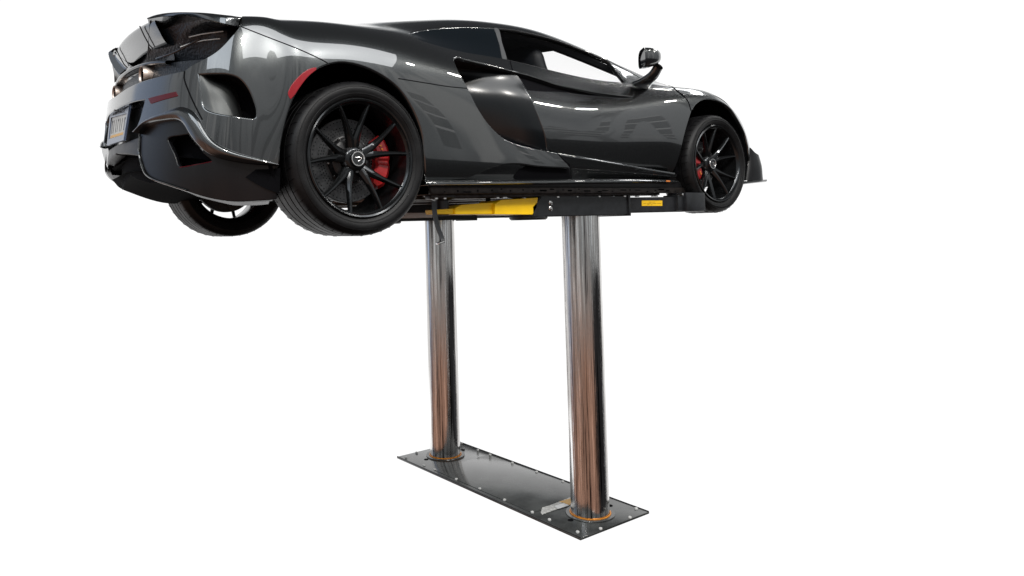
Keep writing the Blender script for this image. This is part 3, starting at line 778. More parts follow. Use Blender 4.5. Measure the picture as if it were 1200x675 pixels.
for y in (-.27, .27):
    bm = bmesh.new()
    lathe(bm, [(.038, .05), (.0385, .002), (.0415, 0), (.043, .004), (.045, .05), (.050, .10), (.058, .17), (.060, .25)], 40, (pz[0]-.005, y, pz[2]), 'X')
    o = bm_obj('exhaust_tip', bm, TITAN, car, angle=60)
    bm = bmesh.new(); lathe(bm, [(.0375, 0), (.036, .10), (.001, .10)], 32, (pz[0]+.004, y, pz[2]), 'X'); bm_obj('pipe_bore', bm, CAVITY, o)
    bm = bmesh.new(); lathe(bm, [(.066, .0), (.072, -.012), (.078, .0), (.072, .05)], 32, (pz[0]+.075, y, pz[2]), 'X'); bm_obj('heat_shield_ring', bm, CARBON, o)

# ------------------------------------------------------------------ glass, pillars, cabin
qg = H([(477.6,38.8),(490,46.3),(513,53.9),(544.5,61.6),(570,65.8),(590.8,69.2)], 24)+H([(587,50),(579.7,32.6)])+H([(550.7,31.4),(513.3,32.9),(500,34.3),(486,36.5)], 16)
d = panel(qg, off=-.006, step=.03, flange=.01, bev=.002); panel_obj('rear_quarter_window', d, GLASSD, car)
bp = H([(579.3,32),(583.8,33),(588.5,50),(593.6,69.8),(590.6,69.4),(586,51)], 30)
d = panel(bp, off=-.001, step=.012, flange=.03, bev=.002); panel_obj('door_pillar_trim', d, TRIMM, car)
dw = H([(583.6,33.4),(600,34.8),(620,38.6),(640,43.4),(660,49.7),(680,57.4),(710.7,70)], 30)+H([(722,83),(733.6,97)])+H([(700,93.6),(680,90.2),(660,85.6),(640,80.8),(620,75.6),(594,69.8)], 24)+H([(588.6,50)])
d = panel(dw, off=-.012, step=.035, flange=0); panel_obj('door_window', d, CLEAR, car)
ft = bmesh.new()
for pts, r in (([(583.6,33.4),(600,34.9),(620,38.7),(640,43.5),(660,49.8),(680,57.5),(710.7,70.1)], .006), ([(594,69.8),(620,75.8),(660,85.9),(700,93.9),(734,97.4)], .004)): seam(ft, pts, 40, r, -.004)
bm_obj('window_seal', ft, SATIN, car)
sail = H([(711.5,70.4),(730,80.4),(750,91.4),(742,97.5),(734.6,96.6),(722,82.4)], 40)
d = panel(sail, off=-.003, step=.02, flange=.02, bev=.002); panel_obj('mirror_sail', d, PAINT, car)
bm = bmesh.new(); seam(bm, [(710.7,69.7),(722,82.5),(733.8,96.8)], 20, .0025, .002); bm_obj('window_divider', bm, STEEL, car)
ws = [(hdr+.02, 10), (hdr+.02, 8.66), (sX(1.9), 8.62), (sX(2.2), 8.56), (sX(2.42), 8.3), (sX(2.47), 8.6), (sX(2.49), 10)]
d = panel(ws, off=-.008, step=.04, flange=0); panel_obj('windscreen', d, CLEAR, car)
# roof lining and inner pillars
liner = [(sX(.62), 10), (sX(.62), 7.2), (sX(.95), 7.75), (sX(1.5), 7.8), (sX(2.1), 7.75), (sX(2.40), 7.7), (sX(2.38), 8.2), (sX(1.9), 8.62), (hdr-.02, 8.7), (hdr-.02, 10)]
d = panel(liner, off=-.030, step=.05, flange=.03); panel_obj('roof_lining', d, INNER, car)
d = panel([(sX(.45), 0.), (sX(.45), 6.4), (sX(.95), 5.9), (sX(1.7), 5.75), (sX(2.30), 5.8), (sX(2.30), 0.)], off=-.16, step=.06, flange=0); panel_obj('inner_door_card', d, INNER, car)
bm = bmesh.new()
box(bm, (.66, 0, .70), (.10, 1.40, .66), Matrix.Rotation(-.35, 3, 'Y'), .03); bm_obj('rear_bulkhead', bm, INNER, car)
bm = bmesh.new()
R = loft([[(2.52, -.66, .88), (2.52, 0, .93), (2.52, .66, .88)], [(2.2, -.66, .90), (2.18, 0, .93), (2.2, .66, .90)], [(2.02, -.66, .86), (1.98, 0, .88), (2.02, .66, .86)], [(2.02, -.66, .60), (2.0, 0, .60), (2.02, .66, .60)]], 20, 20)
grid_bm(R, bm); bm_obj('dashboard', bm, INNER, car)
for y in (-.36, .36):
    bm = bmesh.new()
    rows = []
    for z, x, w, t in ((.42, 1.74, .23, .10), (.55, 1.62, .25, .10), (.75, 1.54, .25, .09), (.90, 1.50, .23, .08), (.99, 1.475, .21, .08), (1.07, 1.465, .19, .07), (1.115, 1.46, .12, .04)):
        rows.append([(x+t*math.cos(a)*(1 if math.cos(a) > 0 else .8), y+w*math.copysign(abs(math.sin(a))**.6, math.sin(a)), z) for a in np.linspace(0, 2*PI, 24)])
    grid_bm(loft(rows, 40, 30), bm)
    box(bm, (1.80, y, .40), (.55, .46, .14), Matrix.Rotation(-.15, 3, 'Y'), .05)
    bm_obj('seat', bm, LEATHER, car)
bm = bmesh.new(); box(bm, (1.86, 0, 1.115), (.04, .22, .065), None, .015); box(bm, (1.84, 0, 1.16), (.03, .03, .08), None, .005); bm_obj('rear_view_mirror', bm, INNER, car)
for y in (.36,):
    bm = bmesh.new()
    pts = [(1.80+.18*.35*math.sin(a), y+.18*math.cos(a), .82+.18*math.sin(a)*.93) for a in np.linspace(0, 2*PI, 40)]
    tube(bm, pts, .016, 10, False); tube(bm, [(1.80, y, .82), (2.02, y, .80)], .03); bm_obj('steering_wheel', bm, LEATHER, car)

# ------------------------------------------------------------------ door mirrors
for sg in (1, -1):
    c = at(760.5, 69.5, Y=-.985)
    bm = bmesh.new(); rows = []
    hw, hh = .080, .056; ct, st_ = math.cos(.42), math.sin(.42)
    for t in np.linspace(0, 1, 16):
        k = math.sqrt(max(0, 1-t**2.3)); x = -.050+.135*t
        ring = []
        for a in np.linspace(0, 2*PI, 37):
            ca, sa = math.cos(a), math.sin(a)
            yv = math.copysign(abs(ca)**.7, ca)*hw*k; zv = math.copysign(abs(sa)**.75, sa)*hh*k*(1-.12*ca)+.012*t-.004*ca
            xx, yw = x+.022*(-ca)*(1-t)*-1, yv
            ring.append((c[0]+xx*ct+yw*st_, (c[1]-xx*st_*.6+yw*ct)*sg, c[2]+zv))
        rows.append(ring)
    grid_bm(np.array(rows), bm)
    hd = bm_obj('mirror', bm, PAINT, car, angle=None)
    bm = bmesh.new(); ring0 = rows[0]; cen = np.mean(np.array(ring0[:-1]), 0)
    vs = [bm.verts.new(tuple(cen+(np.array(p)-cen)*.93+np.array([.006, 0, 0]))) for p in ring0[:-1]]; bm.faces.new(vs); bm_obj('mirror_glass', bm, GLASSD, hd, smooth=False)
    bm = bmesh.new(); A = np.array(ring0); B = cen+(A-cen)*.93+np.array([.006, 0, 0]); grid_bm(np.array([A, A+np.array([-.006, 0, 0]), cen+(A-cen)*.95+np.array([-.004, 0, 0]), B]), bm); bm_obj('mirror_rim', bm, CARBON, hd)
    bm = bmesh.new()
    P = spline([at(772,80, Y=-1.0)+np.array([.0, 0, .012]), at(765.5,88, Y=-.96), at(757,95, Y=-.90), at(751,99.5, Y=-.84)], 16)
    rows = []
    for i, p in enumerate(P):
        t = i/15; w = .036+.05*t**2.2; h = .021+.004*t
        rows.append([(p[0]+w*math.cos(a), (p[1]+h*math.sin(a)*.6)*sg, p[2]+h*math.sin(a)) for a in np.linspace(0, 2*PI, 20)])
    grid_bm(np.array(rows), bm); bm_obj('mirror_arm', bm, PAINT, hd, angle=None)

# ------------------------------------------------------------------ underbody
bm = bmesh.new()
U = loft([[(-.76, y, .335-.05*abs(y)) for y in (-.34, -.2, 0, .2, .34)], [(-.60, y, .325-.10*y*y) for y in (-.70, -.3, 0, .3, .70)], [(-.36, y, .285-.14*y*y) for y in (-.74, -.3, 0, .3, .74)], [(-.1, y, .235) for y in (-.60, -.3, 0, .3, .60)], [(.30, y, .20) for y in (-.62, -.3, 0, .3, .62)]], 40, 40)
grid_bm(U, bm); grid_bm(U+np.array([0, 0, .06]), bm); bm_obj('diffuser_floor', bm, CAVITY, car, angle=None)
bm = bmesh.new()
U = loft([[(.30, y, .185) for y in (-.62, -.3, 0, .3, .62)], [(.42, y, .190) for y in (-.84, -.4, 0, .4, .84)], [(1.4, y, .196) for y in (-.86, -.4, 0, .4, .86)], [(2.28, y, .205) for y in (-.86, -.4, 0, .4, .86)], [(2.44, y, .212) for y in (-.80, -.3, 0, .3, .80)], [(2.50, y, .22) for y in (-.60, -.3, 0, .3, .60)], [(3.0, y, .25) for y in (-.6, -.3, 0, .3, .6)], [(3.2, y, .26) for y in (-.6, -.3, 0, .3, .6)]], 40, 80)
grid_bm(U, bm); grid_bm(U+np.array([0, 0, .06]), bm); under_o = bm_obj('underbody', bm, UNDER, car, angle=None)
bm = bmesh.new()
for y, x0, x1, z0, z1 in ((-.80, .44, 2.2, .176, .206), (.80, .44, 2.2, .176, .206), (-.62, .44, 2.25, .180, .206), (.62, .44, 2.25, .180, .206), (-.30, .5, 2.2, .180, .206), (.30, .5, 2.2, .180, .206)):
    box(bm, ((x0+x1)/2, y, (z0+z1)/2), (x1-x0, .05, .024), Matrix.Rotation(-.0125, 3, 'Y'), .006)
bm_obj('chassis_rail', bm, UNDERM, under_o)
for z_, h_, y_, m_, nm in ((.2475, .034, .850, SATIN, 'sill_flange'), (.2125, .034, .858, UNDERM, 'sill_box')):
    for sg in (1, -1):
        bm = bmesh.new(); box(bm, (1.42, y_*sg, z_), (2.02, .02, h_), Matrix.Rotation(-.006, 3, 'Y'), .003); so = bm_obj(nm, bm, m_, under_o)
        if nm == 'sill_box':
            bm = bmesh.new(); rr = random.Random(7)
            for k in range(26):
                x = .50+k*.072+rr.uniform(-.02, .02); box(bm, (x, (y_+.0105)*sg, z_+.006*(x-1.42)+rr.uniform(-.008, .008)), (rr.choice((.008, .012, .03, .05)), .002, rr.uniform(.004, .010)))
            merge_into(so, bm, CAVITY)
bm = bmesh.new()
for i in range(60):
    x = random.uniform(.45, 2.2); y = random.choice((-.83, -.80, -.74, -.70, -.5))+random.uniform(-.01, .01)
    lathe(bm, [(.011, .0), (.011, .007), (.0, .009)], 10, (x, y, (.166 if abs(y+.80) < .04 else .180)+.0085*(x-.4)), 'Z')
bm_obj('fastener', bm, STEEL, under_o)
# front splitter with its upturned end plates
bm = bmesh.new()
for sg in (1, -1):
    outer = [at(870.5,213.2, Y=-.90), at(880,212, Y=-.915), at(890,211, Y=-.925), at(898.8,210.3, Y=-.90)]
    o_ = spline(outer, 16); inn_ = o_.copy(); inn_[:, 1] += .30
    grid_bm(np.array([inn_, o_+np.array([0, .01, 0]), o_, o_-np.array([0, 0, .012]), o_-np.array([0, -.01, .018]), inn_-np.array([0, 0, .02])])*np.array([1, sg, 1]), bm)
grid_bm(np.array([[(3.25, y*.78, .265), (3.36, y*.62, .265), (3.50, y*.3, .265)] for y in np.linspace(-1, 1, 21)]), bm); 
spl = bm_obj('front_splitter', bm, CARBON, car)
bm = bmesh.new()
for sg in (1, -1):
    a = spline([at(877.5,172, Y=-.885), at(876.8,190, Y=-.885), at(874.5,211.5, Y=-.885)], 14)
    b = spline([at(884.5,178.5, Y=-.90), at(884,195, Y=-.91), at(884,211.4, Y=-.91)], 14)
    c = spline([at(889,182.5, Y=-.88), at(892.5,195, Y=-.89), at(894,210.8, Y=-.89)], 14)
    e = c+np.array([.0, .12, 0])
    grid_bm(loft([a+np.array([0, .08, 0]), a, b, c, e], 14, 20)*np.array([1, sg, 1]), bm)
bm_obj('bumper_end_plate', bm, CORNERM, spl, angle=60)

# ------------------------------------------------------------------ wheels
def make_wheel(side_, cx, cz, R, W, rimR, yface, base, cal, rd=.192, dd=0.):
    """rim > tyre, brake disc, caliper, centre cap, wheel bolts; built for the near side (y<0), side_ = -1 mirrors it"""
    sg = side_; Y = lambda v: v*sg
    C = (cx, 0, cz)
    yf = -yface
    bm = bmesh.new()
    prof = [(rimR+.002, .010), (rimR+.003, .0), (rimR-.002, -.004), (rimR-.009, -.001), (rimR-.013, .010), (rimR-.020, .016), (rimR-.022, .05), (rimR-.030, .10), (rimR-.032, W-.05), (rimR-.010, W-.02), (rimR+.002, W-.012)]
    lathe(bm, [(r, Y(yf+h)) for r, h in prof], 96, C)
    hubd = .048
    for k in range(5):
        mid = math.radians(base+72*k)
        for s2 in (-1, 1):
            a1 = mid+s2*math.radians(17.6); pts = []
            N = 14; rows = []
            for i in range(N):
                t = i/(N-1); r = .050+(rimR-.012-.050)*t
                ang = mid+s2*math.radians(4.+13.6*min(1, t**.55*1.0)) if t > 0 else mid+s2*math.radians(4.)
                dep = hubd*(1-t)**1.5+.012+.004*math.sin(PI*t)
                w = .0140-.0050*t+.012*(1-t)**3
                th = .030-.012*t
                c = np.array([cx+r*math.cos(ang), yf+dep, cz+r*math.sin(ang)])
                tang = np.array([-math.sin(ang), 0, math.cos(ang)])
                n = np.array([0, 1, 0])
                ring = [c-tang*w*.30, c+tang*w*.30, c+tang*w*.9+n*th*.35, c+tang*w*1.0+n*th, c-tang*w*1.0+n*th, c-tang*w*.9+n*th*.35, c-tang*w*.30]
                rows.append([(p[0], Y(p[1]), p[2]) for p in ring])
            grid_bm(np.array(rows), bm)
            e = rows[-1]; 
    lathe(bm, [(.0, Y(yf+.052)), (.040, Y(yf+.052)), (.048, Y(yf+.054)), (.060, Y(yf+.068)), (.064, Y(yf+.09)), (.064, Y(yf+.13))], 48, C)
    w_o = bm_obj('wheel', bm, RIM, car, angle=40, split=False)
    # tyre
    bm = bmesh.new()
    prof = [(rimR, .012), (rimR+.006, .004), (rimR+.016, -.003), (rimR+.032, -.008), (R-.040, -.010), (R-.026, -.006), (R-.014, .004), (R-.0065, .016), (R-.003, .032)]
    g = []
    for y0 in (.055, .105, .160, .215):
        if y0 < W-.05: g += [(R-.0012, y0-.005), (R-.008, y0-.0045), (R-.008, y0+.0045), (R-.0012, y0+.005)]
    prof += g+[(R-.003, W-.032), (R-.0065, W-.016), (R-.014, W-.004), (R-.026, W+.006), (R-.04, W+.010), (rimR+.03, W+.006), (rimR, W-.012)]
    lathe(bm, [(r, Y(yf+h)) for r, h in prof], 144, C)
    ty = bm_obj('tyre', bm, TYRE, w_o, angle=28)
    bm = bmesh.new()
    for k in range(44):                                              # lateral tread cuts
        a = 2*PI*k/44
        for y0, y1, sh in ((.008, .050, .03), (W-.050, W-.008, -.03)):
            for u in range(1):
                p = [(R-.0015 if .02 < yy_ < W-.02 else R-.008, yy_) for yy_ in (y0, (y0+y1)/2, y1)]
                tube(bm, [(cx+(r+.0006)*math.cos(a+sh*i/2), Y(yf+h), cz+(r+.0006)*math.sin(a+sh*i/2)) for i, (r, h) in enumerate(p)], .0010, 5)
    merge_into(ty, bm, CAVITY)
    bm = bmesh.new()                                                 # raised ribs and worn lettering on the sidewall
    lathe(bm, [(rimR+.020, Y(yf-.0045)), (rimR+.021, Y(yf-.0062)), (rimR+.024, Y(yf-.0068)), (rimR+.025, Y(yf-.006))], 128, C)
    lathe(bm, [(R-.030, Y(yf-.0075)), (R-.029, Y(yf-.0095)), (R-.027, Y(yf-.0090)), (R-.026, Y(yf-.0065))], 128, C)
    bm_obj('sidewall_rib', bm, TYRE, ty)
    # brake disc
    bm = bmesh.new()
    lathe(bm, [(.10, Y(yf+.135)), (rd-.003, Y(yf+.135)), (rd, Y(yf+.138)), (rd, Y(yf+.168)), (.10, Y(yf+.168))], 96, C)
    di = bm_obj('brake_disc', bm, DISC, w_o)
    bm = bmesh.new()
    for k in range(60):
        a = 2*PI*k/60
        for j, r in enumerate((.125, .137, .149, rd-.014)):
            aa = a+j*.026
            lathe(bm, [(.0, Y(.0)), (.0028, Y(.0))], 8, (cx+r*math.cos(aa), Y(yf+.1342), cz+r*math.sin(aa)))
    bm_obj('drilled_holes', bm, CAVITY, di, split=False)
    bm = bmesh.new(); lathe(bm, [(.0, Y(yf+.09)), (.085, Y(yf+.092)), (.098, Y(yf+.10)), (.106, Y(yf+.132)), (.112, Y(yf+.134))], 64, C); bm_obj('disc_bell', bm, SATIN, di)
    bm = bmesh.new()
    for k in range(10):
        a = 2*PI*k/10+.15; lathe(bm, [(.0, Y(-.007)), (.0055, Y(-.006)), (.006, Y(.002))], 10, (cx+.105*math.cos(a), Y(yf+.126), cz+.105*math.sin(a)))
    bm_obj('disc_fixing', bm, STEEL, di)
    # caliper: curved body with a stepped face and two bleed nipples
    bm = bmesh.new(); rows = []
    a0, a1 = math.radians(cal[0]), math.radians(cal[1])
    for i in range(22):
        t = i/21; a = a0+(a1-a0)*t; e = min(1, min(t, 1-t)*7+.35); bul = 1-.25*abs(2*t-1)**4
        ri, ro = rd-.064+(1-e)*.02, rd+.013-(1-e)*.018; y0 = yf+.088+dd+.012*(1-bul)*4
        if abs(t-.5) < .07: y0 += .008
        rg = [(ri, y0+.012), (ri+.010, y0), (ro-.018, y0-.002), (ro, y0+.014), (ro+.004, y0+.05), (ro, yf+.195), (ri, yf+.195), (ri, yf+.172), (ri, y0+.012)]
        rows.append([(cx+r*math.cos(a), Y(h), cz+r*math.sin(a)) for r, h in rg])
    grid_bm(np.array(rows), bm)
    for rw in (rows[0], rows[-1]): bm.faces.new([bm.verts.new(p) for p in rw[:-1]])
    bmesh.ops.remove_doubles(bm, verts=bm.verts, dist=.0002)
    ca = bm_obj('brake_caliper', bm, RED, w_o, angle=35)
    bm = bmesh.new()
    am = a0+(a1-a0)*.80
    for q in (-.05, .05): lathe(bm, [(.0, Y(-.006)), (.005, Y(-.005)), (.005, Y(.006))], 10, (cx+(rd-.03)*math.cos(am+q), Y(yf+.088+dd), cz+(rd-.03)*math.sin(am+q)))
    bm_obj('bleed_nipple', bm, AMBER, ca)
    # hub cap with a curved emblem stroke
    bm = bmesh.new(); lathe(bm, [(.0, Y(yf+.040)), (.026, Y(yf+.040)), (.028, Y(yf+.038)), (.034, Y(yf+.038)), (.036, Y(yf+.042)), (.037, Y(yf+.056))], 48, C)
    cap = bm_obj('centre_cap', bm, CARBON, w_o, angle=40)
    bm = bmesh.new(); lathe(bm, [(.0270, Y(yf+.0395)), (.0290, Y(yf+.0365)), (.0330, Y(yf+.0365)), (.0340, Y(yf+.0380))], 48, C); bm_obj('cap_ring', bm, STEEL, cap)
    bm = bmesh.new()
    pts = [(-.016, .006), (-.006, .004), (.004, .006), (.012, .003), (.014, -.002), (.008, -.008), (-.002, -.012)]
    sp = spline([(x, z, 0) for x, z in pts], 24); tube(bm, [(cx+p[0], Y(yf+.0385), cz+p[1]) for p in sp], [.0012+.0026*math.sin(PI*i/23) for i in range(24)], 8)
    bm_obj('cap_emblem', bm, STEEL, cap)
    for k in range(5):
        a = math.radians(base+36+72*k); c = (cx+.054*math.cos(a), 0, cz+.054*math.sin(a))
        bm = bmesh.new(); lathe(bm, [(.0, Y(yf+.060)), (.008, Y(yf+.060)), (.0095, Y(yf+.063)), (.0095, Y(yf+.08))], 12, c); bm_obj('wheel_bolt', bm, SATIN, w_o)
    # hub carrier behind the disc
    bm = bmesh.new(); lathe(bm, [(.11, Y(yf+.19)), (.09, Y(yf+.25)), (.03, Y(yf+.42)), (.0, Y(yf+.42))], 32, C); bm_obj('hub_carrier', bm, CAVITY, w_o)
    return w_o
for sg in (1, -1):
    make_wheel(sg, 0., .345, .345, .305, .262, .935, 96, (-42, 38))
    make_wheel(sg, 2.664, .3933, .323, .235, .250, .937, 103, (146, 224), .160, -.030)

# ------------------------------------------------------------------ THE LIFT
ZF = -1.6578
LX, LY = 1.6012, .71
lift = empty('car_lift', 'in-ground lift with two tall chrome columns, black and yellow arms and bolted steel floor plate', 'car lift', (1.6, 0, ZF))
bm = bmesh.new(); box(bm, (1.5922, -.0008, ZF-.006), (.575, 1.8217, .012), None, .0025)
plate = bm_obj('base_plate', bm, PLATE, lift)
bm = bmesh.new()
box(bm, (1.5922, 0, ZF+.0015), (.50, 1.00, .003), None, .001); bm_obj('centre_cover', bm, PLATE, plate)
bm = bmesh.new()
for x in (1.3085, 1.8760):
    box(bm, (x, 0, ZF-.004), (.006, 1.822, .016), None, .002)
bm_obj('plate_edge', bm, SATIN, plate)
bolts = [(93,167),(138,146),(170,200),(217,218),(308,259),(408,300),(514,348),(632,400),(705,432),(825,484),(923,470),(1048,422),(1075,385),(762,270),(650,228),(547,190),(452,155),(400,135),(330,106)]
b0 = None
for x, y in bolts:
    p = at(450+x/3.636, 490+y/3.636, Z=ZF+.004)
    if b0 is None:
        bm = bmesh.new(); lathe(bm, [(.0, .006), (.007, .0057), (.0090, .0042), (.0098, .0015), (.0098, -.004)], 16, (0, 0, 0), 'Z'); b0 = bm_obj('bolt', bm, BOLTM); b0.parent = plate; o = b0
    else:
        o = b0.copy(); COL.objects.link(o); o.parent = plate
    o.location = Vector((p[0], p[1], ZF+.003))-Vector(lift.location)-Vector(plate.location)
bm = bmesh.new()
for x, y in [(180,176),(795,435),(963,373),(335,135),(492/1.,470)][:4]:
    p = at(450+x/3.636, 490+y/3.636, Z=ZF); lathe(bm, [(.0, .0012), (.012, .0012)], 16, (p[0], p[1], ZF), 'Z')
    lathe(bm, [(.012, .0014), (.0155, .0020), (.017, .0004)], 16, (p[0], p[1], ZF), 'Z')
bm_obj('bolt_hole', bm, CAVITY, plate)
def floor_quad(name, pts, m, h):
    bm = bmesh.new(); P = [at(x, y, Z=ZF+h) for x, y in pts]
    A = [bm.verts.new(tuple(p)) for p in P]; B = [bm.verts.new((p[0], p[1], p[2]-.0015)) for p in P]; n = len(A)
    bm.faces.new(A); bm.faces.new(B[::-1])
    for i in range(n): bm.faces.new((A[i], B[i], B[(i+1) % n], A[(i+1) % n]))
    bm_obj(name, bm, m, plate)
z2 = lambda L: [(630+x/8.54, 570+y/8.54) for x, y in L]
floor_quad('grey_tape', z2([(30,262),(48,210),(120,190),(230,148),(340,100),(345,165),(320,190),(205,222),(80,268),(45,280)]), LABELW, .0046)
floor_quad('white_label', z2([(168,198),(262,165),(318,188),(210,222)]), mat('clean_white_label', (.75, .76, .76), .4), .0062)
floor_quad('orange_label', z2([(222,150),(330,118),(335,170),(322,186),(262,162)]), LABELO, .0078)
for sy in (1, -1):
    bm = bmesh.new(); prof = [(.111, ZF+.004), (.111, .072), (.105, .078), (.0, .078)]
    lathe(bm, [(r, z) for r, z in prof], 96, (0, 0, 0), 'Z')
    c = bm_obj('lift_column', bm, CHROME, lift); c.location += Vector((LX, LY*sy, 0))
    bm = bmesh.new(); lathe(bm, [(.1115, .0), (.1190, .0), (.1200, .003), (.1190, .0065), (.1155, .008), (.1118, .0065)], 72, (LX, LY*sy, ZF+.004), 'Z'); bm_obj('seal_ring', bm, BRASS, c)
    bm = bmesh.new(); lathe(bm, [(.1205, .0), (.140, .0), (.142, -.003)], 72, (LX, LY*sy, ZF+.0065), 'Z'); bm_obj('collar_plate', bm, PLATE, c)
# arms of the near side (sg = 1); the far side is a mirror image
YA = -.845
def yoke(sg):
    x0, x1 = at(624, 244, Y=YA)[0], at(736, 240, Y=YA)[0]
    zt, zb = at(680, 230, Y=YA)[2], at(680, 253, Y=YA)[2]
    bm = bmesh.new()
    prism(bm, [(x0, zb), (x1, zb), (x1, zt), (x0+.07, zt), (x0, zt-.055)], 'Y', YA*sg, (YA+.24)*sg)
    bmesh.ops.recalc_face_normals(bm, faces=bm.faces); bmesh.ops.bevel(bm, geom=list(bm.edges), offset=.005, segments=2, affect='EDGES')
    yk = bm_obj('arm_carrier', bm, LIFTBLK, lift)
    bm = bmesh.new()
    for y in (237.6, 244.4):
        p = at(645, y, Y=YA); lathe(bm, [(.0, -.007*sg), (.009, -.006*sg), (.0135, -.003*sg), (.0145, .001*sg)], 16, (p[0], p[1]*sg, p[2]), 'Y')
    bm_obj('bolt', bm, STEEL, yk)
    bm = bmesh.new(); box(bm, (x1+.004, (YA+.115)*sg, (zt+zb)/2), (.018, .25, zt-zb+.012), None, .003); bm_obj('arm_collar', bm, LIFTBLK, yk)
    bm = bmesh.new(); pd = at(622, 253, Y=-.76); lathe(bm, [(.0, -.016), (.095, -.016), (.105, -.008), (.105, .004)], 40, (pd[0], -.74*sg, zb), 'Z'); bm_obj('pivot_disc', bm, LIFTBLK, yk)
    # front telescopic arm
    bm = bmesh.new(); YE = -.965; x2 = at(801, 240, Y=YE+.03)[0]
    pl = [(x1-.10, YA+.008+.05), (x1, YA+.008), (x2, YE+.03), (x2, YE+.17), (x1-.10, YA+.20)]
    prism(bm, [(x, y*sg) for x, y in pl], 'Z', zb+.012, zt-.006)
    bmesh.ops.recalc_face_normals(bm, faces=bm.faces); bmesh.ops.bevel(bm, geom=list(bm.edges), offset=.005, segments=2, affect='EDGES')
    def onarm(px, py):
        lo, hi = -1.2, -.5                                           # meet the slanted outer face of the arm
        for _ in range(40):
            m_ = (lo+hi)/2; p = at(px, py, Y=m_); yf = YA+.008+(YE+.022-YA)*(p[0]-x1)/(x2-x1)
            if m_ < yf: lo = m_
            else: hi = m_
        return p
    a = bm_obj('front_arm', bm, LIFTBLK, lift)
    q = [onarm(752, 235), onarm(776, 235), onarm(776, 241.3), onarm(752, 241.3)]
    bm = bmesh.new(); v = [bm.verts.new((p[0], (p[1]-.001)*sg, p[2])) for p in q]; w = [bm.verts.new((p[0], (p[1]+.003)*sg, p[2])) for p in q]; bm.faces.new(v); bm.faces.new(w[::-1])
    for i in range(4): bm.faces.new((v[i], w[i], w[(i+1) % 4], v[(i+1) % 4]))
    lb = bm_obj('warning_label', bm, LABELY, a)
    bm = bmesh.new()
    W = q[1][0]-q[0][0]; Hh = q[0][2]-q[3][2]
    for u0, u1, vv in ((.33,.47,.30),(.50,.64,.30),(.05,.20,.60),(.23,.46,.60),(.50,.70,.60),(.74,.95,.60),(.25,.36,.80),(.42,.50,.80)):
        box(bm, (q[0][0]+W*(u0+u1)/2, (q[0][1]+(q[1][1]-q[0][1])*(u0+u1)/2-.0012)*sg, q[0][2]-Hh*vv), (W*(u1-u0), .0012, Hh*.08), Matrix.Rotation(math.atan2(q[1][1]-q[0][1], W)*sg, 3, 'Z'))
    bm_obj('label_lines', bm, mat('faded_label_ink', (.35, .20, .005), .5), lb, split=False)
    bm = bmesh.new(); b0_, b1_ = at(804.5, 225.5, Y=YE), at(827, 247.5, Y=YE)
    box(bm, ((b0_[0]+b1_[0])/2, (YE+.07)*sg, (b0_[2]+b1_[2])/2), (b1_[0]-b0_[0], .14, b0_[2]-b1_[2]), None, .007)
    box(bm, (b0_[0]-.03, (YE+.075)*sg, (b0_[2]+b1_[2])/2-.004), (.06, .11, b0_[2]-b1_[2]-.022), None, .004)
    bm_obj('arm_end_block', bm, LIFTBLK, a)
    bm = bmesh.new(); k = at(801, 228, Y=YE); lathe(bm, [(.0, -.012*sg), (.008, -.010*sg), (.009, .03*sg)], 12, (k[0], (YE+.015)*sg, k[2]), 'Y'); bm_obj('pin', bm, STEEL, a)
    bm = bmesh.new(); p0, p1 = at(732, 219.5, Y=-.78), at(745, 229, Y=-.78); box(bm, ((p0[0]+p1[0])/2, -.75*sg, (p0[2]+p1[2])/2), (p1[0]-p0[0], .11, p0[2]-p1[2]), None, .006); bm_obj('lift_pad', bm, PADR, a)
    bm = bmesh.new(); p0, p1 = at(745, 225.5, Y=-.80), at(767, 230, Y=-.80); box(bm, ((p0[0]+p1[0])/2, -.77*sg, (p0[2]+p1[2])/2), (p1[0]-p0[0], .08, .016), None, .003)
    for i in range(6): box(bm, (p0[0]+.02+i*.024, -.775*sg, (p0[2]+p1[2])/2+.010), (.012, .07, .008))
    bm_obj('locking_rack', bm, STEEL, a)
    # rear yellow arm
    def ypoly(L, Yf): return [(lambda p: (p[0], p[2]))(at(x, y, Y=Yf)) for x, y in L]
    bm = bmesh.new()
    prism(bm, ypoly([(587.5,234.2),(630.5,231.6),(629,243),(624,251.6),(580,251.2),(580,239)], YA), 'Y', YA*sg, (YA+.16)*sg)
    bmesh.ops.recalc_face_normals(bm, faces=bm.faces); bmesh.ops.bevel(bm, geom=list(bm.edges), offset=.0015, segments=1, affect='EDGES')
    ya = bm_obj('rear_arm', bm, YELLOW, lift)
    bm = bmesh.new()
    prism(bm, ypoly([(533,244.4),(540,240.3),(560,238.6),(582,237.3),(582,251),(560,251.3),(533,251.3)], YA+.02), 'Y', (YA+.02)*sg, (YA+.13)*sg)
    bmesh.ops.recalc_face_normals(bm, faces=bm.faces); bmesh.ops.bevel(bm, geom=list(bm.edges), offset=.003, segments=2, affect='EDGES')
    bm_obj('arm_extension', bm, YELLOW, ya)
    bm = bmesh.new()
    prism(bm, ypoly([(510,245.8),(534,244.3),(534,251),(511,251)], YA+.03), 'Y', (YA+.03)*sg, (YA+.12)*sg)
    bmesh.ops.recalc_face_normals(bm, faces=bm.faces); bmesh.ops.bevel(bm, geom=list(bm.edges), offset=.003, segments=2, affect='EDGES')
    bm_obj('arm_tip', bm, YELLOW, ya)
    bm = bmesh.new(); p = at(518, 240, Y=-.77)
    lathe(bm, [(.0, -.055), (.035, -.055), (.035, .02), (.045, .022), (.07, .034), (.07, .045), (.0, .045)], 32, (p[0], -.77*sg, p[2]), 'Z'); bm_obj('pad_screw', bm, SATIN, ya)
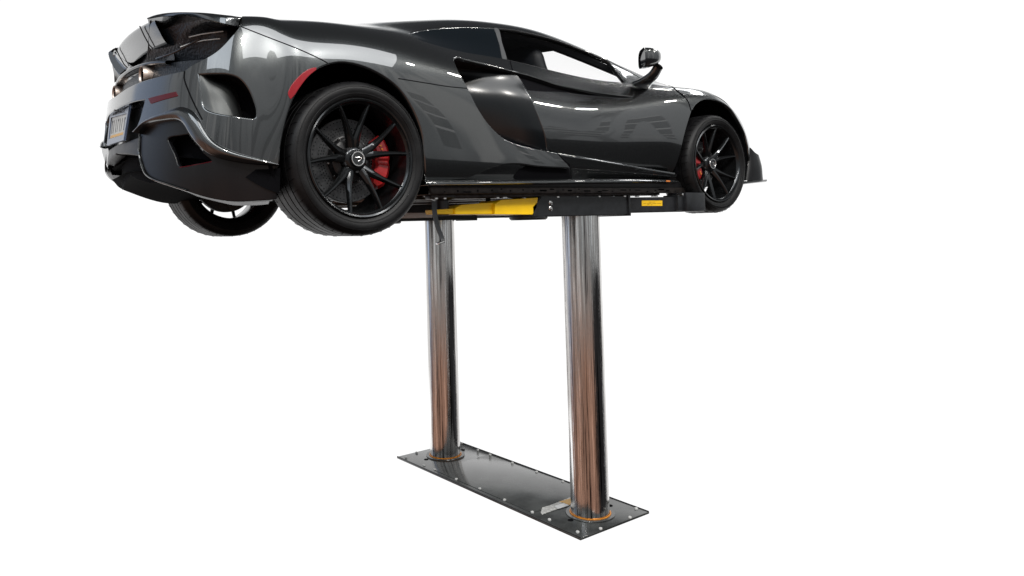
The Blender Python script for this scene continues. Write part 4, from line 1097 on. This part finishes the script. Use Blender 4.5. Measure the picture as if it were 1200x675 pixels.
    bm = bmesh.new(); p0, p1 = at(509.5, 222.5, Y=-.80), at(527, 232.5, Y=-.80); box(bm, ((p0[0]+p1[0])/2, -.765*sg, (p0[2]+p1[2])/2), (p1[0]-p0[0], .11, p0[2]-p1[2]), None, .006); bm_obj('lift_pad', bm, PADR, ya)
    bm = bmesh.new()
    tube(bm, [(p[0], p[1]*sg, p[2]) for p in spline([at(572, 236, Y=-.74), at(572, 230, Y=-.74), at(571.5, 223, Y=-.74)], 8)], .014, 10); bm_obj('height_stem', bm, PADR, ya)
    bm = bmesh.new()
    for dy in (0,): 
        P = spline([at(508.5, 236, Y=YA+.02), at(509.5, 250, Y=YA+.015), at(513, 266, Y=YA+.01), at(518.3, 280.5, Y=YA), at(518, 284, Y=YA-.01)], 24)
        grid_bm(np.array([[(p[0]-.012, (p[1]-.004)*sg, p[2]) for p in P], [(p[0]+.012, (p[1]-.004)*sg, p[2]) for p in P], [(p[0]+.012, (p[1]+.004)*sg, p[2]) for p in P], [(p[0]-.012, (p[1]+.004)*sg, p[2]) for p in P], [(p[0]-.012, (p[1]-.004)*sg, p[2]) for p in P]]), bm)
    if sg < 0: bm.free(); return
    lv = bm_obj('release_lever', bm, LIFTBLK, ya)
    bm = bmesh.new(); p = at(516.5, 284.5, Y=YA-.01); box(bm, (p[0], (YA-.005)*sg, p[2]), (.035, .03, .010), Matrix.Rotation(-.25, 3, 'Y'), .003); bm_obj('lever_foot', bm, STEEL, lv)
yoke(1); yoke(-1)
bm = bmesh.new(); p0, p1 = at(462, 249.5, Y=.60), at(507, 249.5, Y=.60); z0 = at(490, 255.6, Y=.60)[2]; z1 = at(490, 249.2, Y=.60)[2]
box(bm, ((p0[0]+p1[0])/2, .63, (z0+z1)/2), (p1[0]-p0[0], .06, z1-z0), None, .006); bm_obj('far_arm_rail', bm, BOLTM, lift)

# ------------------------------------------------------------------ world: a white studio backdrop in front of the camera, a dim workshop behind it
w = bpy.data.worlds.new('World'); SC.world = w; w.use_nodes = True
nt = w.node_tree; nt.nodes.clear()
def N(t, **k):
    n = nt.nodes.new(t)
    for a, b in k.items(): setattr(n, a, b)
    return n
def M(op, a, b=None, clamp=False):
    n = N('ShaderNodeMath', operation=op); n.use_clamp = clamp
    for i, v in enumerate((a, b)):
        if v is None: continue
        if isinstance(v, (int, float)): n.inputs[i].default_value = v
        else: nt.links.new(v, n.inputs[i])
    return n.outputs[0]
def ramp(v, a, b, lo=0., hi=1.):
    n = N('ShaderNodeMapRange', interpolation_type='SMOOTHSTEP'); nt.links.new(v, n.inputs['Value'])
    n.inputs['From Min'].default_value = a; n.inputs['From Max'].default_value = b; n.inputs['To Min'].default_value = lo; n.inputs['To Max'].default_value = hi
    return n.outputs['Result']
def MIX(f, a, b):
    n = N('ShaderNodeMix', data_type='RGBA'); nt.links.new(f, n.inputs['Factor'])
    for nm, v in (('A', a), ('B', b)):
        s = [i for i in n.inputs if i.name == nm and i.type == 'RGBA'][0]
        if isinstance(v, tuple): s.default_value = (*v, 1)
        else: nt.links.new(v, s)
    return [o for o in n.outputs if o.type == 'RGBA'][0]
tc = N('ShaderNodeTexCoord'); sx = N('ShaderNodeSeparateXYZ'); nt.links.new(tc.outputs['Generated'], sx.inputs[0])
X_, Y_, Z_ = sx.outputs
hlen = M('SQRT', M('ADD', M('MULTIPLY', X_, X_), M('MULTIPLY', Y_, Y_)))
hl = M('MAXIMUM', hlen, 1e-4)
ca = M('DIVIDE', M('ADD', M('MULTIPLY', X_, math.cos(YAW)), M('MULTIPLY', Y_, math.sin(YAW))), hl)
el = M('DIVIDE', Z_, hl)
white = M('MULTIPLY', ramp(ca, .38, .47), M('MULTIPLY', ramp(el, .60, .42), ramp(el, -.85, -.70)))
# workshop: brown floor, grey walls with added bands and shutters, dark ceiling
az = N('ShaderNodeCombineXYZ'); nt.links.new(M('DIVIDE', X_, hl), az.inputs[0]); nt.links.new(M('DIVIDE', Y_, hl), az.inputs[1]); nt.links.new(M('MULTIPLY', el, .12), az.inputs[2])
nz = N('ShaderNodeTexNoise'); nz.inputs['Scale'].default_value = 5.; nz.inputs['Detail'].default_value = 4; nt.links.new(az.outputs[0], nz.inputs['Vector'])
n2 = N('ShaderNodeTexNoise'); n2.inputs['Scale'].default_value = 14.; n2.inputs['Detail'].default_value = 2; nt.links.new(az.outputs[0], n2.inputs['Vector'])
bright_band = ramp(n2.outputs['Fac'], .58, .66)                             # bright and dark bands added for streaked reflections
dark = ramp(n2.outputs['Fac'], .42, .37)
wall = MIX(ramp(nz.outputs['Fac'], .38, .62), (.29, .305, .315), (.46, .475, .485))
hi = N('ShaderNodeVectorMath', operation='SCALE'); nt.links.new(wall, hi.inputs[0]); nt.links.new(ramp(el, -.05, .42, .85, 1.35), hi.inputs['Scale']); wall = hi.outputs[0]
wall = MIX(M('MULTIPLY', bright_band, .6), wall, (.95, .95, .93)); wall = MIX(M('MULTIPLY', dark, .45), wall, (.05, .05, .052))
azm = M('ARCTAN2', Y_, X_)
def shutter(wl, a0, a1, e0, e1, nbar):
    inside = M('MULTIPLY', M('MULTIPLY', M('GREATER_THAN', azm, math.radians(a0)), M('LESS_THAN', azm, math.radians(a1))), M('MULTIPLY', M('GREATER_THAN', el, e0), M('LESS_THAN', el, e1)))
    fr = M('FRACT', M('MULTIPLY', M('SUBTRACT', el, e0), nbar/(e1-e0)))
    bar = M('GREATER_THAN', fr, .84)
    wl = MIX(M('MULTIPLY', inside, .5), wl, (.05, .05, .052))
    return MIX(M('MULTIPLY', inside, bar), wl, (.75, .75, .75))
wall = shutter(wall, -41.6, -40.5, .03, .30, 5); wall = shutter(wall, -44.4, -43.5, .03, .30, 5); wall = shutter(wall, -53.0, -51.2, .08, .24, 4)
flr = MIX(ramp(nz.outputs['Fac'], .35, .65), (.27, .150, .105), (.50, .29, .21))
flr = MIX(M('MULTIPLY', dark, .7), flr, (.03, .022, .020))
shade = M('DIVIDE', M('ADD', M('MULTIPLY', X_, .72), M('MULTIPLY', Y_, -.69)), hl)   # floor darkened on this side to blacken the lower door's reflection
flr = MIX(ramp(el, -.20, -.09), flr, (.36, .34, .33))
flr = MIX(ramp(shade, .66, .86), flr, (.030, .030, .032))
flr = MIX(ramp(el, -.40, -1.0), flr, (.030, .022, .020))
low = MIX(ramp(el, -.075, -.055), flr, wall)
cool_glow = M('DIVIDE', M('ADD', M('MULTIPLY', X_, -.50), M('MULTIPLY', Y_, .866)), hl)   # added cool glow behind the car, for bluish reflections on the tail
low = MIX(M('MULTIPLY', ramp(cool_glow, .88, .97), ramp(el, -.25, -.10)), low, (.42, .51, .68))
room = MIX(ramp(el, .45, .8), low, (.05, .052, .057))
colr = MIX(white, room, (1., 1., 1.))
bg = N('ShaderNodeBackground'); bg.inputs['Strength'].default_value = 1.08; nt.links.new(colr, bg.inputs['Color'])
out = N('ShaderNodeOutputWorld'); nt.links.new(bg.outputs[0], out.inputs['Surface'])

# ------------------------------------------------------------------ workshop lamps behind and above the camera
def area(name, loc, target, sx_, sy_, power, col=(.97, .985, 1.), shape='RECTANGLE'):
    L = bpy.data.lights.new(name, 'AREA'); L.shape = shape; L.size = sx_; L.size_y = sy_; L.energy = power; L.color = col
    o = bpy.data.objects.new(name, L); COL.objects.link(o); o.location = loc
    d = Vector(target)-Vector(loc); o.rotation_euler = d.to_track_quat('-Z', 'Y').to_euler()
    return o
area('soft_ceiling_lamp', (.6, -4.4, 4.6), (1., -.6, .5), 7.0, 2.4, 230)
area('front_ceiling_lamp', (7.2, -.6, 4.7), (3., -.6, .5), 3.0, .6, 40)
area('tail_ceiling_lamp', (-3.4, -1.6, 3.2), (-.6, -.4, .6), 2.6, 2.0, 60, (.86, .93, 1.))
for x, y, z, p in ((5.77, -3.74, 3.5, 60), (3.88, -3.27, 3.5, 50), (4.9, -.55, 3.5, 16), (5.64, -1.59, 3.5, 16), (-2.2, -3.4, 3.3, 70), (-.3, -4.0, 3.5, 70), (1.4, -4.2, 3.5, 70), (3.2, -3.6, 3.4, 70)):
    area('round_ceiling_lamp', (x, y, z), (x*.5+.5, -.8, .7), .20 if x < 3 else .16, .16, p*.8 if x < 3 else p*.2, (1, .96, .90), 'DISK')

# ------------------------------------------------------------------ camera
cd = bpy.data.cameras.new('camera'); co = bpy.data.objects.new('camera', cd); COL.objects.link(co)
cd.sensor_width = 36; cd.sensor_fit = 'HORIZONTAL'; cd.lens = FPX/1200*36
cd.shift_x = (600-PPX)/1200; cd.shift_y = (PPY-337.5)/1200; cd.clip_end = 500; cd.clip_start = .05
m3 = Matrix(((CR[0], CU[0], -CF[0]), (CR[1], CU[1], -CF[1]), (CR[2], CU[2], -CF[2])))
co.matrix_world = Matrix.Translation(CAM) @ m3.to_4x4()
SC.camera = co
SC.view_settings.view_transform = 'Standard'; SC.view_settings.look = 'None'; SC.view_settings.exposure = 0; SC.view_settings.gamma = 1
SC.render.film_transparent = False
SC.cycles.max_bounces = 8; SC.cycles.transparent_max_bounces = 12
